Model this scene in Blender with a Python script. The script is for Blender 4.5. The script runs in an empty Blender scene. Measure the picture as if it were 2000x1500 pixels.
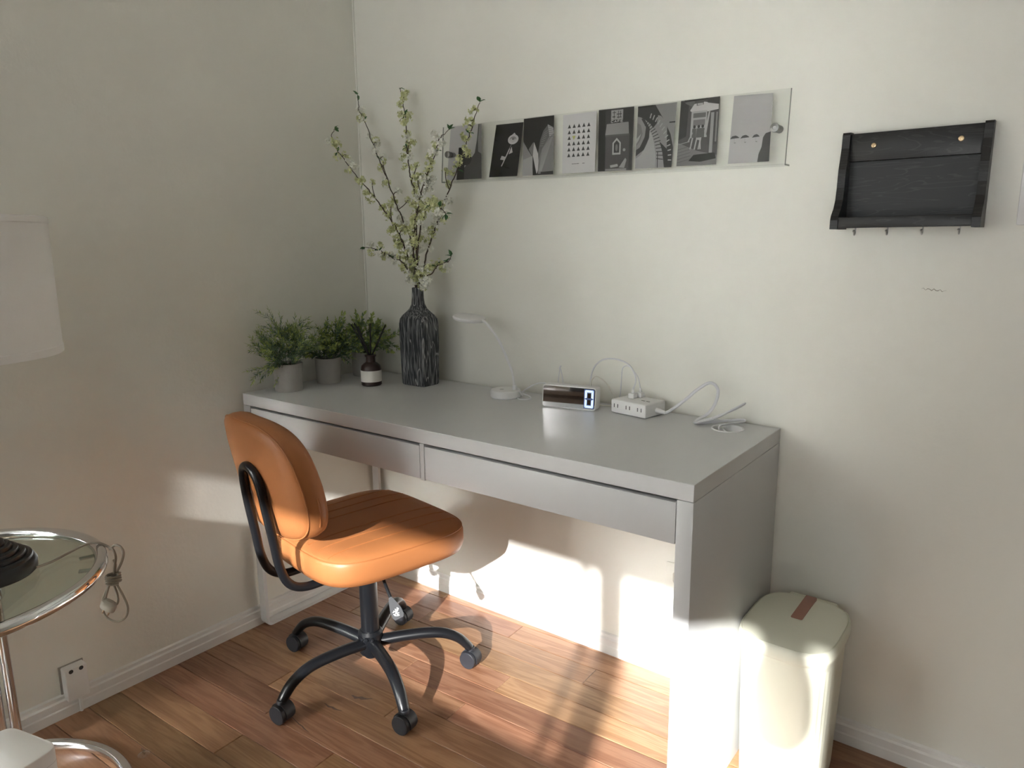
import bpy, bmesh, math, random
from mathutils import Vector, Matrix, Quaternion
random.seed(7)
PI = math.pi
sc = bpy.context.scene
COL = sc.collection

# ------------------------------------------------------------------ camera
cam_d = bpy.data.cameras.new('camera')
cam = bpy.data.objects.new('camera', cam_d); COL.objects.link(cam)
cam_d.sensor_fit = 'HORIZONTAL'; cam_d.sensor_width = 36.0
cam_d.lens = 1410.77 / 2000 * 36.0
cam_d.clip_start = 0.02
_r = (Matrix.Rotation(0.6493, 4, 'Z') @ Matrix.Rotation(PI/2 - 0.1942, 4, 'X') @ Matrix.Rotation(-0.0088, 4, 'Z'))
cam.matrix_world = Matrix.Translation((1.9271, -1.7069, 1.1849)) @ _r
sc.camera = cam

# ------------------------------------------------------------------ light
w = bpy.data.worlds.new('sky'); sc.world = w; w.use_nodes = True
bg = w.node_tree.nodes['Background']
bg.inputs[0].default_value = (0.92, 0.97, 1.0, 1); bg.inputs[1].default_value = 3.4
SUN_DIR = Vector((-0.338, 1.0, -0.437)).normalized()
sd = bpy.data.lights.new('sun', 'SUN'); sd.energy = 30.0; sd.angle = math.radians(0.6); sd.color = (1.0, 0.98, 0.96)
so = bpy.data.objects.new('sun', sd); COL.objects.link(so)
so.rotation_euler = SUN_DIR.to_track_quat('-Z', 'Y').to_euler(); so.location = (3, -8, 4)
WY = -4.2                                     # plane of the window wall
WX0, WX1, WZ0, WZ1 = 1.17, 2.975, 0.75, 2.087  # its glazed opening
VX0, VX1, VZ0, VZ1 = 0.22, 0.90, 0.95, 2.50    # unseen narrow window beside it, added to brighten the desk wall
for _a, _b, _c, _d in ((WX0, WX1, WZ0, WZ1), (VX0, VX1, VZ0, VZ1)):
    pd = bpy.data.lights.new('window_portal', 'AREA'); pd.shape = 'RECTANGLE'
    pd.size = _b - _a; pd.size_y = _d - _c; pd.cycles.is_portal = True
    po = bpy.data.objects.new('window_portal', pd); COL.objects.link(po)
    po.location = ((_a+_b)/2, WY-0.035, (_c+_d)/2); po.rotation_euler = (PI/2, 0, 0)
vs = sc.view_settings
vs.view_transform = 'Standard'; vs.look = 'None'; vs.gamma = 1.0; vs.exposure = 0.22
vs.use_curve_mapping = False
sc.cycles.max_bounces = 8; sc.cycles.diffuse_bounces = 5; sc.cycles.glossy_bounces = 3; sc.cycles.transparent_max_bounces = 12
sc.cycles.sample_clamp_indirect = 200.0
sc.cycles.use_denoising = True; sc.cycles.blur_glossy = 0.1

# ------------------------------------------------------------------ materials
def new_mat(name):
    m = bpy.data.materials.new(name); m.use_nodes = True
    nt = m.node_tree; return m, nt, nt.nodes['Principled BSDF']

def M(name, col, rough=0.5, metal=0.0, spec=0.5, bump=0.0, bscale=200.0, var=0.0, vscale=8.0, coat=0.0, sheen=0.0, stretch=(1, 1, 1)):
    """plain procedural surface: base colour, a little noise variation, fine relief"""
    m, nt, b = new_mat(name)
    c = (*col, 1)
    b.inputs['Base Color'].default_value = c
    b.inputs['Roughness'].default_value = rough; b.inputs['Metallic'].default_value = metal
    b.inputs['Specular IOR Level'].default_value = spec
    b.inputs['Coat Weight'].default_value = coat
    b.inputs['Sheen Weight'].default_value = sheen
    if var or bump:
        tc = nt.nodes.new('ShaderNodeTexCoord'); mp = nt.nodes.new('ShaderNodeMapping')
        mp.inputs['Scale'].default_value = stretch
        nt.links.new(tc.outputs['Object'], mp.inputs['Vector'])
    if var:
        n = nt.nodes.new('ShaderNodeTexNoise'); n.inputs['Scale'].default_value = vscale; n.inputs['Detail'].default_value = 4
        nt.links.new(mp.outputs[0], n.inputs['Vector'])
        mx = nt.nodes.new('ShaderNodeMix'); mx.data_type = 'RGBA'
        mx.inputs[6].default_value = (*[x*(1-var) for x in col], 1); mx.inputs[7].default_value = (*[min(1, x*(1+var)) for x in col], 1)
        nt.links.new(n.outputs['Fac'], mx.inputs[0]); nt.links.new(mx.outputs[2], b.inputs['Base Color'])
    if bump:
        n2 = nt.nodes.new('ShaderNodeTexNoise'); n2.inputs['Scale'].default_value = bscale; n2.inputs['Detail'].default_value = 3
        nt.links.new(mp.outputs[0], n2.inputs['Vector'])
        bp = nt.nodes.new('ShaderNodeBump'); bp.inputs['Strength'].default_value = bump; bp.inputs['Distance'].default_value = 0.002
        nt.links.new(n2.outputs['Fac'], bp.inputs['Height']); nt.links.new(bp.outputs[0], b.inputs['Normal'])
    return m

def clear(name, tint, rough=0.02, ior=1.45, boost=1.0):
    """thin clear sheet: straight-through light with a fresnel reflection"""
    m = bpy.data.materials.new(name); m.use_nodes = True; nt = m.node_tree; nt.nodes.clear()
    o = nt.nodes.new('ShaderNodeOutputMaterial'); t = nt.nodes.new('ShaderNodeBsdfTransparent'); g = nt.nodes.new('ShaderNodeBsdfGlossy')
    f = nt.nodes.new('ShaderNodeLayerWeight'); f.inputs[0].default_value = 0.5; mx = nt.nodes.new('ShaderNodeMixShader')
    t.inputs[0].default_value = (*tint, 1); g.inputs['Roughness'].default_value = rough
    p5 = nt.nodes.new('ShaderNodeMath'); p5.operation = 'POWER'; p5.inputs[1].default_value = 5.0
    k = nt.nodes.new('ShaderNodeMath'); k.operation = 'MULTIPLY_ADD'; k.inputs[1].default_value = 0.96*boost; k.inputs[2].default_value = 0.04*boost
    nt.links.new(f.outputs['Facing'], p5.inputs[0]); nt.links.new(p5.outputs[0], k.inputs[0]); nt.links.new(k.outputs[0], mx.inputs[0])
    nt.links.new(t.outputs[0], mx.inputs[1]); nt.links.new(g.outputs[0], mx.inputs[2]); nt.links.new(mx.outputs[0], o.inputs[0])
    return m

def wood_floor(name):
    m, nt, b = new_mat(name)
    N = nt.nodes.new; L = nt.links.new
    tc = N('ShaderNodeTexCoord'); oi = N('ShaderNodeObjectInfo')
    ad = N('ShaderNodeVectorMath'); ad.operation = 'ADD'
    mu = N('ShaderNodeVectorMath'); mu.operation = 'SCALE'; mu.inputs['Scale'].default_value = 37.0
    cx = N('ShaderNodeCombineXYZ'); L(oi.outputs['Random'], cx.inputs[0]); L(oi.outputs['Random'], cx.inputs[1])
    L(cx.outputs[0], mu.inputs[0]); L(tc.outputs['Object'], ad.inputs[0]); L(mu.outputs[0], ad.inputs[1])
    mp = N('ShaderNodeMapping'); mp.inputs['Scale'].default_value = (1.0, 9.0, 1.0); L(ad.outputs[0], mp.inputs['Vector'])
    n1 = N('ShaderNodeTexNoise'); n1.inputs['Scale'].default_value = 3.0; n1.inputs['Detail'].default_value = 3; n1.inputs['Distortion'].default_value = 0.6
    L(mp.outputs[0], n1.inputs['Vector'])
    mp2 = N('ShaderNodeMapping'); mp2.inputs['Scale'].default_value = (1.2, 34.0, 1.0); L(ad.outputs[0], mp2.inputs['Vector'])
    n2 = N('ShaderNodeTexNoise'); n2.inputs['Scale'].default_value = 6.0; n2.inputs['Detail'].default_value = 6; L(mp2.outputs[0], n2.inputs['Vector'])
    sn = N('ShaderNodeMath'); sn.operation = 'MULTIPLY'; sn.inputs[1].default_value = 26.0; L(n1.outputs['Fac'], sn.inputs[0])
    s2 = N('ShaderNodeMath'); s2.operation = 'SINE'; L(sn.outputs[0], s2.inputs[0])
    r1 = N('ShaderNodeMapRange'); r1.inputs[1].default_value = -1; r1.inputs[2].default_value = 1; L(s2.outputs[0], r1.inputs[0])
    m1 = N('ShaderNodeMath'); m1.operation = 'MULTIPLY_ADD'; m1.inputs[1].default_value = 0.35; L(r1.outputs[0], m1.inputs[0])
    m0 = N('ShaderNodeMath'); m0.operation = 'MULTIPLY'; m0.inputs[1].default_value = 0.65; L(n2.outputs['Fac'], m0.inputs[0]); L(m0.outputs[0], m1.inputs[2])
    cr = N('ShaderNodeValToRGB'); e = cr.color_ramp.elements
    e[0].position = 0.2; e[0].color = (0.225, 0.107, 0.053, 1); e[1].position = 0.75; e[1].color = (0.355, 0.20, 0.112, 1)
    L(m1.outputs[0], cr.inputs[0])
    hs = N('ShaderNodeHueSaturation')
    rv = N('ShaderNodeMapRange'); rv.inputs[3].default_value = 0.80; rv.inputs[4].default_value = 1.16; L(oi.outputs['Random'], rv.inputs[0]); L(rv.outputs[0], hs.inputs['Value'])
    rs = N('ShaderNodeMath'); rs.operation = 'FRACT'; rm = N('ShaderNodeMath'); rm.operation = 'MULTIPLY'; rm.inputs[1].default_value = 7.3
    L(oi.outputs['Random'], rm.inputs[0]); L(rm.outputs[0], rs.inputs[0])
    rh = N('ShaderNodeMapRange'); rh.inputs[3].default_value = 0.488; rh.inputs[4].default_value = 0.512; L(rs.outputs[0], rh.inputs[0]); L(rh.outputs[0], hs.inputs['Hue'])
    L(cr.outputs[0], hs.inputs['Color']); L(hs.outputs[0], b.inputs['Base Color'])
    b.inputs['Roughness'].default_value = 0.33; b.inputs['Specular IOR Level'].default_value = 0.45
    bp = N('ShaderNodeBump'); bp.inputs['Strength'].default_value = 0.06; bp.inputs['Distance'].default_value = 0.002
    L(n2.outputs['Fac'], bp.inputs['Height']); L(bp.outputs[0], b.inputs['Normal'])
    return m

def wall_paint(name, col, rough):
    m, nt, b = new_mat(name); N = nt.nodes.new; L = nt.links.new
    tc = N('ShaderNodeTexCoord')
    n = N('ShaderNodeTexNoise'); n.inputs['Scale'].default_value = 3.0; n.inputs['Detail'].default_value = 3; L(tc.outputs['Object'], n.inputs['Vector'])
    mx = N('ShaderNodeMix'); mx.data_type = 'RGBA'
    mx.inputs[6].default_value = (col[0]*0.985, col[1]*0.99, col[2]*0.965, 1); mx.inputs[7].default_value = (*[min(1, c*1.015) for c in col], 1)
    L(n.outputs['Fac'], mx.inputs[0]); L(mx.outputs[2], b.inputs['Base Color'])
    b.inputs['Roughness'].default_value = rough; b.inputs['Specular IOR Level'].default_value = 0.45
    n2 = N('ShaderNodeTexNoise'); n2.inputs['Scale'].default_value = 120.0; n2.inputs['Detail'].default_value = 2; L(tc.outputs['Object'], n2.inputs['Vector'])
    n3 = N('ShaderNodeTexNoise'); n3.inputs['Scale'].default_value = 22.0; n3.inputs['Detail'].default_value = 2; L(tc.outputs['Object'], n3.inputs['Vector'])
    a = N('ShaderNodeMath'); a.operation = 'MULTIPLY_ADD'; a.inputs[1].default_value = 0.35; L(n2.outputs['Fac'], a.inputs[0]); L(n3.outputs['Fac'], a.inputs[2])
    bp = N('ShaderNodeBump'); bp.inputs['Strength'].default_value = 0.22; bp.inputs['Distance'].default_value = 0.004
    L(a.outputs[0], bp.inputs['Height']); L(bp.outputs[0], b.inputs['Normal'])
    return m

def vase_wood(name):
    m, nt, b = new_mat(name); N = nt.nodes.new; L = nt.links.new
    tc = N('ShaderNodeTexCoord')
    mp = N('ShaderNodeMapping'); mp.inputs['Scale'].default_value = (1, 1, 0.07); L(tc.outputs['Object'], mp.inputs['Vector'])
    n = N('ShaderNodeTexNoise'); n.inputs['Scale'].default_value = 260; n.inputs['Detail'].default_value = 6; n.inputs['Distortion'].default_value = 0.5
    L(mp.outputs[0], n.inputs['Vector'])
    mp2 = N('ShaderNodeMapping'); mp2.inputs['Scale'].default_value = (1, 1, 0.16); L(tc.outputs['Object'], mp2.inputs['Vector'])
    n2 = N('ShaderNodeTexNoise'); n2.inputs['Scale'].default_value = 24; n2.inputs['Detail'].default_value = 2; L(mp2.outputs[0], n2.inputs['Vector'])
    sm = N('ShaderNodeMath'); sm.operation = 'MULTIPLY'; sm.inputs[1].default_value = 40; L(n2.outputs['Fac'], sm.inputs[0])
    si = N('ShaderNodeMath'); si.operation = 'SINE'; L(sm.outputs[0], si.inputs[0])
    pw = N('ShaderNodeMapRange'); pw.inputs[1].default_value = 0.93; pw.inputs[2].default_value = 1.0; L(si.outputs[0], pw.inputs[0])
    cr = N('ShaderNodeValToRGB'); e = cr.color_ramp.elements
    e[0].position = 0.45; e[0].color = (0.012, 0.015, 0.020, 1); e[1].position = 0.72; e[1].color = (0.26, 0.27, 0.28, 1); L(n.outputs['Fac'], cr.inputs[0])
    mx = N('ShaderNodeMix'); mx.data_type = 'RGBA'; mx.inputs[7].default_value = (0.42, 0.42, 0.42, 1)
    k = N('ShaderNodeMath'); k.operation = 'MULTIPLY'; k.inputs[1].default_value = 0.7; L(pw.outputs[0], k.inputs[0]); L(k.outputs[0], mx.inputs[0]); L(cr.outputs[0], mx.inputs[6])
    L(mx.outputs[2], b.inputs['Base Color']); b.inputs['Roughness'].default_value = 0.55
    bp = N('ShaderNodeBump'); bp.inputs['Strength'].default_value = 0.35; bp.inputs['Distance'].default_value = 0.002; L(n.outputs['Fac'], bp.inputs['Height']); L(bp.outputs[0], b.inputs['Normal'])
    return m

def black_wood(name):
    m, nt, b = new_mat(name); N = nt.nodes.new; L = nt.links.new
    tc = N('ShaderNodeTexCoord'); mp = N('ShaderNodeMapping'); mp.inputs['Scale'].default_value = (1, 1, 9); L(tc.outputs['Object'], mp.inputs['Vector'])
    n = N('ShaderNodeTexNoise'); n.inputs['Scale'].default_value = 5; n.inputs['Detail'].default_value = 2; n.inputs['Distortion'].default_value = 0.8; L(mp.outputs[0], n.inputs['Vector'])
    sm = N('ShaderNodeMath'); sm.operation = 'MULTIPLY'; sm.inputs[1].default_value = 45; L(n.outputs['Fac'], sm.inputs[0])
    si = N('ShaderNodeMath'); si.operation = 'SINE'; L(sm.outputs[0], si.inputs[0])
    pw = N('ShaderNodeMapRange'); pw.inputs[1].default_value = 0.8; pw.inputs[2].default_value = 1.0; L(si.outputs[0], pw.inputs[0])
    mx = N('ShaderNodeMix'); mx.data_type = 'RGBA'; mx.inputs[6].default_value = (0.008, 0.0075, 0.0075, 1); mx.inputs[7].default_value = (0.024, 0.022, 0.022, 1)
    L(pw.outputs[0], mx.inputs[0]); L(mx.outputs[2], b.inputs['Base Color']); b.inputs['Roughness'].default_value = 0.42
    return m

def leaf_mat(name, c0, c1):
    m, nt, b = new_mat(name); N = nt.nodes.new; L = nt.links.new
    tc = N('ShaderNodeTexCoord'); n = N('ShaderNodeTexNoise'); n.inputs['Scale'].default_value = 60; L(tc.outputs['Object'], n.inputs['Vector'])
    mx = N('ShaderNodeMix'); mx.data_type = 'RGBA'; mx.inputs[6].default_value = (*c0, 1); mx.inputs[7].default_value = (*c1, 1)
    r = N('ShaderNodeMapRange'); r.inputs[1].default_value = 0.35; r.inputs[2].default_value = 0.65; L(n.outputs['Fac'], r.inputs[0]); L(r.outputs[0], mx.inputs[0])
    L(mx.outputs[2], b.inputs['Base Color']); b.inputs['Roughness'].default_value = 0.55
    b.inputs['Subsurface Weight'].default_value = 0.0
    return m

def print_mat(name):
    m, nt, b = new_mat(name); a = nt.nodes.new('ShaderNodeAttribute'); a.attribute_name = 'Col'
    nt.links.new(a.outputs['Color'], b.inputs['Base Color']); b.inputs['Roughness'].default_value = 0.6; b.inputs['Specular IOR Level'].default_value = 0.2
    return m

WALL = wall_paint('wall_paint', (0.81, 0.80, 0.745), 0.38)
WALLF = wall_paint('wall_paint_front', (0.81, 0.80, 0.745), 0.5)
CEIL = M('ceiling_paint', (0.80, 0.78, 0.74), 0.8)
TRIM = M('trim_paint', (0.80, 0.79, 0.77), 0.35, bump=0.15, bscale=40)
FLOOR = wood_floor('floor_wood'); GAP = M('floor_gap', (0.10, 0.045, 0.02), 0.8)
DESK = M('desk_white', (0.56, 0.565, 0.57), 0.33, var=0.01, bump=0.02, bscale=300)
DESKIN = M('desk_inside', (0.55, 0.55, 0.55), 0.6)
STEELW = M('white_steel', (0.76, 0.76, 0.76), 0.35)
LEATHER = M('tan_leather', (0.375, 0.145, 0.050), 0.42, bump=0.12, bscale=420, var=0.08, vscale=9, spec=0.4)
LEATHERS = M('tan_leather_seam', (0.37, 0.135, 0.042), 0.5)
BLACKM = M('black_steel', (0.007, 0.008, 0.010), 0.30, spec=0.4, bump=0.02, bscale=500)
BLACKP = M('black_plastic', (0.018, 0.02, 0.024), 0.45, bump=0.03, bscale=600)
CASTER = M('caster_nylon', (0.016, 0.018, 0.024), 0.5, var=0.1, vscale=40)
WHITEP = M('white_plastic', (0.80, 0.80, 0.80), 0.35)
CABLE = M('white_cable', (0.72, 0.72, 0.74), 0.45)
SLOT = M('dark_slot', (0.03, 0.03, 0.03), 0.6)
CHROME = M('chrome', (0.80, 0.81, 0.83), 0.07, metal=1.0)
STEEL = M('brushed_steel', (0.62, 0.62, 0.62), 0.28, metal=1.0)
DARKSTEEL = M('standoff_steel', (0.30, 0.30, 0.29), 0.35, metal=1.0)
BRASS = M('brass_screw', (0.66, 0.50, 0.32), 0.35, metal=1.0)
GLASST = clear('table_glass', (0.88, 0.94, 0.90))
ACRYL = clear('acrylic', (0.965, 0.97, 0.965), boost=0.7)
ACRYLE = clear('acrylic_edge', (0.62, 0.63, 0.62), boost=0.8)
PANE = clear('window_glass', (0.97, 0.98, 0.98))
PANET = clear('dimming_glass', (0.79, 0.80, 0.80))  # tint added to dim the sun through the right sash
SCREEN = clear('insect_screen', (0.575, 0.575, 0.575), rough=0.6, boost=0.1)
SHEER = clear('sheer_cloth', (0.30, 0.30, 0.295), rough=0.8, boost=0.3)
CLEARP = clear('clear_plastic', (0.92, 0.91, 0.89), rough=0.25, boost=3.5)
LINEN = M('shade_linen', (0.84, 0.84, 0.83), 0.8, bump=0.25, bscale=700, sheen=0.1)
SHADEIN = M('shade_inside', (0.75, 0.73, 0.68), 0.8)
BLACKC = M('black_ceramic', (0.010, 0.010, 0.011), 0.38)
BINM = M('bin_cream', (0.74, 0.735, 0.61), 0.38)
COPPER = M('copper_strap', (0.36, 0.175, 0.125), 0.42, metal=0.25)
PEDAL = M('pedal_copper', (0.55, 0.30, 0.20), 0.4, metal=0.2)
CONCRETE = M('pot_concrete', (0.36, 0.345, 0.325), 0.8, var=0.08, vscale=40, bump=0.2, bscale=200)
SOIL = M('soil', (0.02, 0.016, 0.012), 0.9, bump=0.5, bscale=150)
VASE = vase_wood('vase_wood'); BWOOD = black_wood('black_stained_wood')
TWIG = M('twig', (0.075, 0.055, 0.042), 0.75, var=0.25, vscale=60, bump=0.3, bscale=250)
LEAFB = leaf_mat('branch_leaf', (0.035, 0.11, 0.035), (0.07, 0.19, 0.06))
BLOSG = leaf_mat('blossom_green', (0.54, 0.57, 0.26), (0.76, 0.78, 0.48))
BLOSW = leaf_mat('blossom_white', (0.82, 0.82, 0.70), (0.92, 0.92, 0.86))
FERNA = leaf_mat('needle_leaf', (0.095, 0.16, 0.105), (0.16, 0.24, 0.13))
FERNB = leaf_mat('needle_tip', (0.25, 0.33, 0.08), (0.40, 0.48, 0.15))
FERNC = leaf_mat('round_leaf', (0.15, 0.22, 0.12), (0.26, 0.35, 0.18))
BOTTLE = M('brown_glass', (0.028, 0.013, 0.011), 0.35, var=0.1)
PAPER = M('paper_label', (0.72, 0.70, 0.66), 0.7, bump=0.1, bscale=300)
REED = M('black_reed', (0.012, 0.011, 0.011), 0.6)
MIRROR = M('mirror_face', (0.42, 0.42, 0.43), 0.03, metal=1.0)
PRINT = print_mat('photo_print')
CARD = M('card_stock', (0.72, 0.70, 0.70), 0.5)
DIRT = M('scuff', (0.14, 0.09, 0.07), 0.7)
EMBLEM = M('white_ink', (0.85, 0.86, 0.88), 0.5)
LACQ = M('reflector_steel', (0.93, 0.94, 0.94), 0.385, metal=1.0)  # bright metal for the added reflector table
BED = M('dark_walnut', (0.10, 0.065, 0.045), 0.5, var=0.2, vscale=6, stretch=(0.2, 3, 3))
GREYBOX = M('grey_board', (0.10, 0.10, 0.11), 0.7)
PLUGC = M('clear_plug_body', (0.42, 0.38, 0.33), 0.25)
CORDC = M('clear_cord', (0.27, 0.235, 0.19), 0.3)
_m, _nt, _b = new_mat('led_digit'); LED = _m
_b.inputs['Base Color'].default_value = (0.7, 0.8, 1, 1); _b.inputs['Emission Color'].default_value = (0.55, 0.70, 1.0, 1); _b.inputs['Emission Strength'].default_value = 0.75
LEDHALO = M('led_halo_paint', (0.07, 0.11, 0.28), 0.3)

# ------------------------------------------------------------------ helpers
def link(name, me, mat, parent=None, smooth=True):
    o = bpy.data.objects.new(name, me); COL.objects.link(o)
    if mat is not None:
        for x in (mat if isinstance(mat, (list, tuple)) else [mat]): me.materials.append(x)
    if smooth:
        for p in me.polygons: p.use_smooth = True
    if parent: o.parent = parent
    return o

def obj(name, bm, mat, parent=None, smooth=True, sharp=35):
    bmesh.ops.recalc_face_normals(bm, faces=bm.faces[:])
    me = bpy.data.meshes.new(name)
    if smooth:
        for e in bm.edges:
            if len(e.link_faces) == 2 and e.calc_face_angle(0) > math.radians(sharp): e.smooth = False
    bm.to_mesh(me); bm.free()
    return link(name, me, mat, parent, smooth)

def tag(o, label, cat, group=None):
    o['label'] = label; o['category'] = cat
    if group: o['group'] = group
    return o

def thing(name, label, cat, loc=(0, 0, 0), rotz=0.0, group=None):
    o = bpy.data.objects.new(name, None); COL.objects.link(o); o.location = loc; o.rotation_euler = (0, 0, rotz)
    o.empty_display_size = 0.05
    return tag(o, label, cat, group)

def struct(o):
    o['kind'] = 'structure'; return o

def BM(): return bmesh.new()

def box(bm, x0, x1, y0, y1, z0, z1, bev=0.0, seg=2, mat=None):
    r = bmesh.ops.create_cube(bm, size=1.0); vs_ = r['verts']
    for v in vs_:
        v.co = Vector((x0 + (v.co.x+.5)*(x1-x0), y0 + (v.co.y+.5)*(y1-y0), z0 + (v.co.z+.5)*(z1-z0)))
    if mat is not None:
        for v in vs_: v.co = mat @ v.co
    if bev:
        es = list({e for v in vs_ for e in v.link_edges})
        bmesh.ops.bevel(bm, geom=es, offset=bev, segments=seg, profile=0.5, affect='EDGES')
    return bm

def B(x0, x1, y0, y1, z0, z1, bev=0.0, seg=2): return box(BM(), x0, x1, y0, y1, z0, z1, bev, seg)

def catmull(pts, n=8, closed=False):
    P = [Vector(p) for p in pts]; out = []
    m = len(P); rng = m if closed else m-1
    for i in range(rng):
        if closed: a, b, c, d = P[(i-1) % m], P[i], P[(i+1) % m], P[(i+2) % m]
        else: a, b, c, d = P[max(i-1, 0)], P[i], P[i+1], P[min(i+2, m-1)]
        for k in range(n):
            t = k/n
            out.append(0.5*((2*b) + (c-a)*t + (2*a-5*b+4*c-d)*t*t + (3*b-a-3*c+d)*t**3))
    if not closed: out.append(P[-1])
    return out

def tube(bm, path, r, seg=8, closed=False, flat=None, up=None):
    """sweep a circle (or a flat oval: flat=(rx, ry)) along a path; r may be a list"""
    P = [Vector(p) for p in path]; n = len(P)
    T = []
    for i in range(n):
        a = P[i-1] if (i > 0 or closed) else P[i]; b = P[(i+1) % n] if (i < n-1 or closed) else P[i]
        T.append((b-a).normalized())
    nrm = Vector(up) if up else (Vector((0, 0, 1)) if abs(T[0].z) < 0.9 else Vector((1, 0, 0)))
    rings = []
    for i in range(n):
        nrm = (nrm - T[i]*nrm.dot(T[i])).normalized(); bn = T[i].cross(nrm)
        rr = r[i] if isinstance(r, (list, tuple)) else r
        fx, fy = flat if flat else (1, 1)
        rings.append([bm.verts.new(P[i] + (nrm*math.cos(2*PI*k/seg)*fx + bn*math.sin(2*PI*k/seg)*fy)*rr) for k in range(seg)])
    for i in range(n if closed else n-1):
        a, b = rings[i], rings[(i+1) % n]
        for k in range(seg): bm.faces.new((a[k], a[(k+1) % seg], b[(k+1) % seg], b[k]))
    if not closed:
        bm.faces.new(rings[0][::-1]); bm.faces.new(rings[-1])
    return bm

def lathe(bm, prof, seg=32, c=(0, 0, 0)):
    rings = []
    for r, z in prof:
        if r < 1e-6: rings.append([bm.verts.new((c[0], c[1], c[2]+z))])
        else: rings.append([bm.verts.new((c[0]+r*math.cos(2*PI*k/seg), c[1]+r*math.sin(2*PI*k/seg), c[2]+z)) for k in range(seg)])
    for a, b in zip(rings, rings[1:]):
        if len(a) == 1 and len(b) == 1: continue
        for k in range(seg):
            j = (k+1) % seg
            if len(a) == 1: bm.faces.new((a[0], b[j], b[k]))
            elif len(b) == 1: bm.faces.new((a[k], a[j], b[0]))
            else: bm.faces.new((a[k], a[j], b[j], b[k]))
    return bm

def superell(hx, hy, e, n=64):
    out = []
    for k in range(n):
        t = 2*PI*k/n; c, s = math.cos(t), math.sin(t)
        out.append((hx*math.copysign(abs(c)**(2/e), c), hy*math.copysign(abs(s)**(2/e), s)))
    return out

def loft(bm, rings, cap0=True, cap1=True):
    R = [[bm.verts.new(p) for p in r] for r in rings]; n = len(R[0])
    for a, b in zip(R, R[1:]):
        for k in range(n): bm.faces.new((a[k], a[(k+1) % n], b[(k+1) % n], b[k]))
    if cap0: bm.faces.new(R[0][::-1])
    if cap1: bm.faces.new(R[-1])
    return bm

def prism(bm, poly, f0, f1):
    """poly: list of 2-D points; f0/f1 map a 2-D point to the two end faces"""
    a = [bm.verts.new(f0(p)) for p in poly]; b = [bm.verts.new(f1(p)) for p in poly]; n = len(poly)
    bm.faces.new(a[::-1]); bm.faces.new(b)
    for k in range(n): bm.faces.new((a[k], a[(k+1) % n], b[(k+1) % n], b[k]))
    return bm

def sub(path, o): return [Vector(p) - Vector(o) for p in path]

# ================================================================== SETTING
RX, CH = 3.7, 2.6
def slab(name, x0, x1, y0, y1, z0, z1, mat): return struct(obj(name, B(x0, x1, y0, y1, z0, z1), mat, smooth=False))
floor = slab('floor', -0.15, RX+0.15, WY-0.15, 0.15, -0.12, -0.0125, GAP)
slab('ceiling', -0.15, RX+0.15, WY-0.15, 0.15, CH, CH+0.12, CEIL)
slab('wall_back', 0.0, RX, 0.0, 0.15, -0.0125, CH, WALL)
slab('wall_left', -0.15, 0.0, WY, 0.15, -0.0125, CH, WALL)
slab('wall_right', RX, RX+0.15, WY, 0.15, -0.0125, CH, WALLF)
bm = BM()
box(bm, -0.15, VX0, WY-0.03, WY, -0.0125, CH); box(bm, VX1, WX0, WY-0.03, WY, -0.0125, CH)
box(bm, VX0, VX1, WY-0.03, WY, -0.0125, VZ0); box(bm, VX0, VX1, WY-0.03, WY, VZ1, CH); box(bm, WX1, RX+0.15, WY-0.03, WY, -0.0125, CH)
box(bm, WX0, WX1, WY-0.03, WY, -0.0125, WZ0); box(bm, WX0, WX1, WY-0.03, WY, WZ1, CH)
struct(obj('wall_front', bm, WALLF, smooth=False))

# floor boards, laid along the desk wall and slightly out of true with it
bw = 0.081; ang = math.radians(2.45)
plank_me = {}
def plank_mesh(L):
    if L in plank_me: return plank_me[L]
    bm = BM(); g = 0.0006; c = 0.0012; hw = bw/2-g; hl = L/2-g
    lo = [bm.verts.new((sx*hl, sy*hw, -0.0124)) for sx, sy in ((-1, -1), (1, -1), (1, 1), (-1, 1))]
    md = [bm.verts.new((sx*hl, sy*hw, -c)) for sx, sy in ((-1, -1), (1, -1), (1, 1), (-1, 1))]
    hi = [bm.verts.new((sx*(hl-c), sy*(hw-c), 0)) for sx, sy in ((-1, -1), (1, -1), (1, 1), (-1, 1))]
    for a, b in ((lo, md), (md, hi)):
        for k in range(4): bm.faces.new((a[k], a[(k+1) % 4], b[(k+1) % 4], b[k]))
    bm.faces.new(hi); me = bpy.data.meshes.new('plank'); bmesh.ops.recalc_face_normals(bm, faces=bm.faces[:]); bm.to_mesh(me); bm.free()
    me.materials.append(FLOOR); plank_me[L] = me; return me
rp = random.Random(3)
ca, sa = math.cos(ang), math.sin(ang)
for i in range(-1, 55):
    yb = -0.032 + 0.081/2 - bw*i - 0.0295       # row centre at x = 0
    x = -0.12 - rp.random()*0.9
    while x < RX+0.1:
        L = rp.choice((0.6, 0.8, 1.0, 1.3))
        xa, xb = max(x, -0.10), min(x+L, RX+0.12)
        if xb-xa > 0.06:
            Lc = L if (xa == x and xb == x+L) else round(xb-xa, 3)
            mx = (xa+xb)/2; px, py = mx*ca, yb + mx*sa
            if WY-0.1 < py < 0.08:
                o = bpy.data.objects.new('plank', plank_mesh(Lc)); COL.objects.link(o); o.parent = floor
                o.location = (px, py, 0); o.rotation_euler = (0, 0, ang)
        x += L

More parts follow.
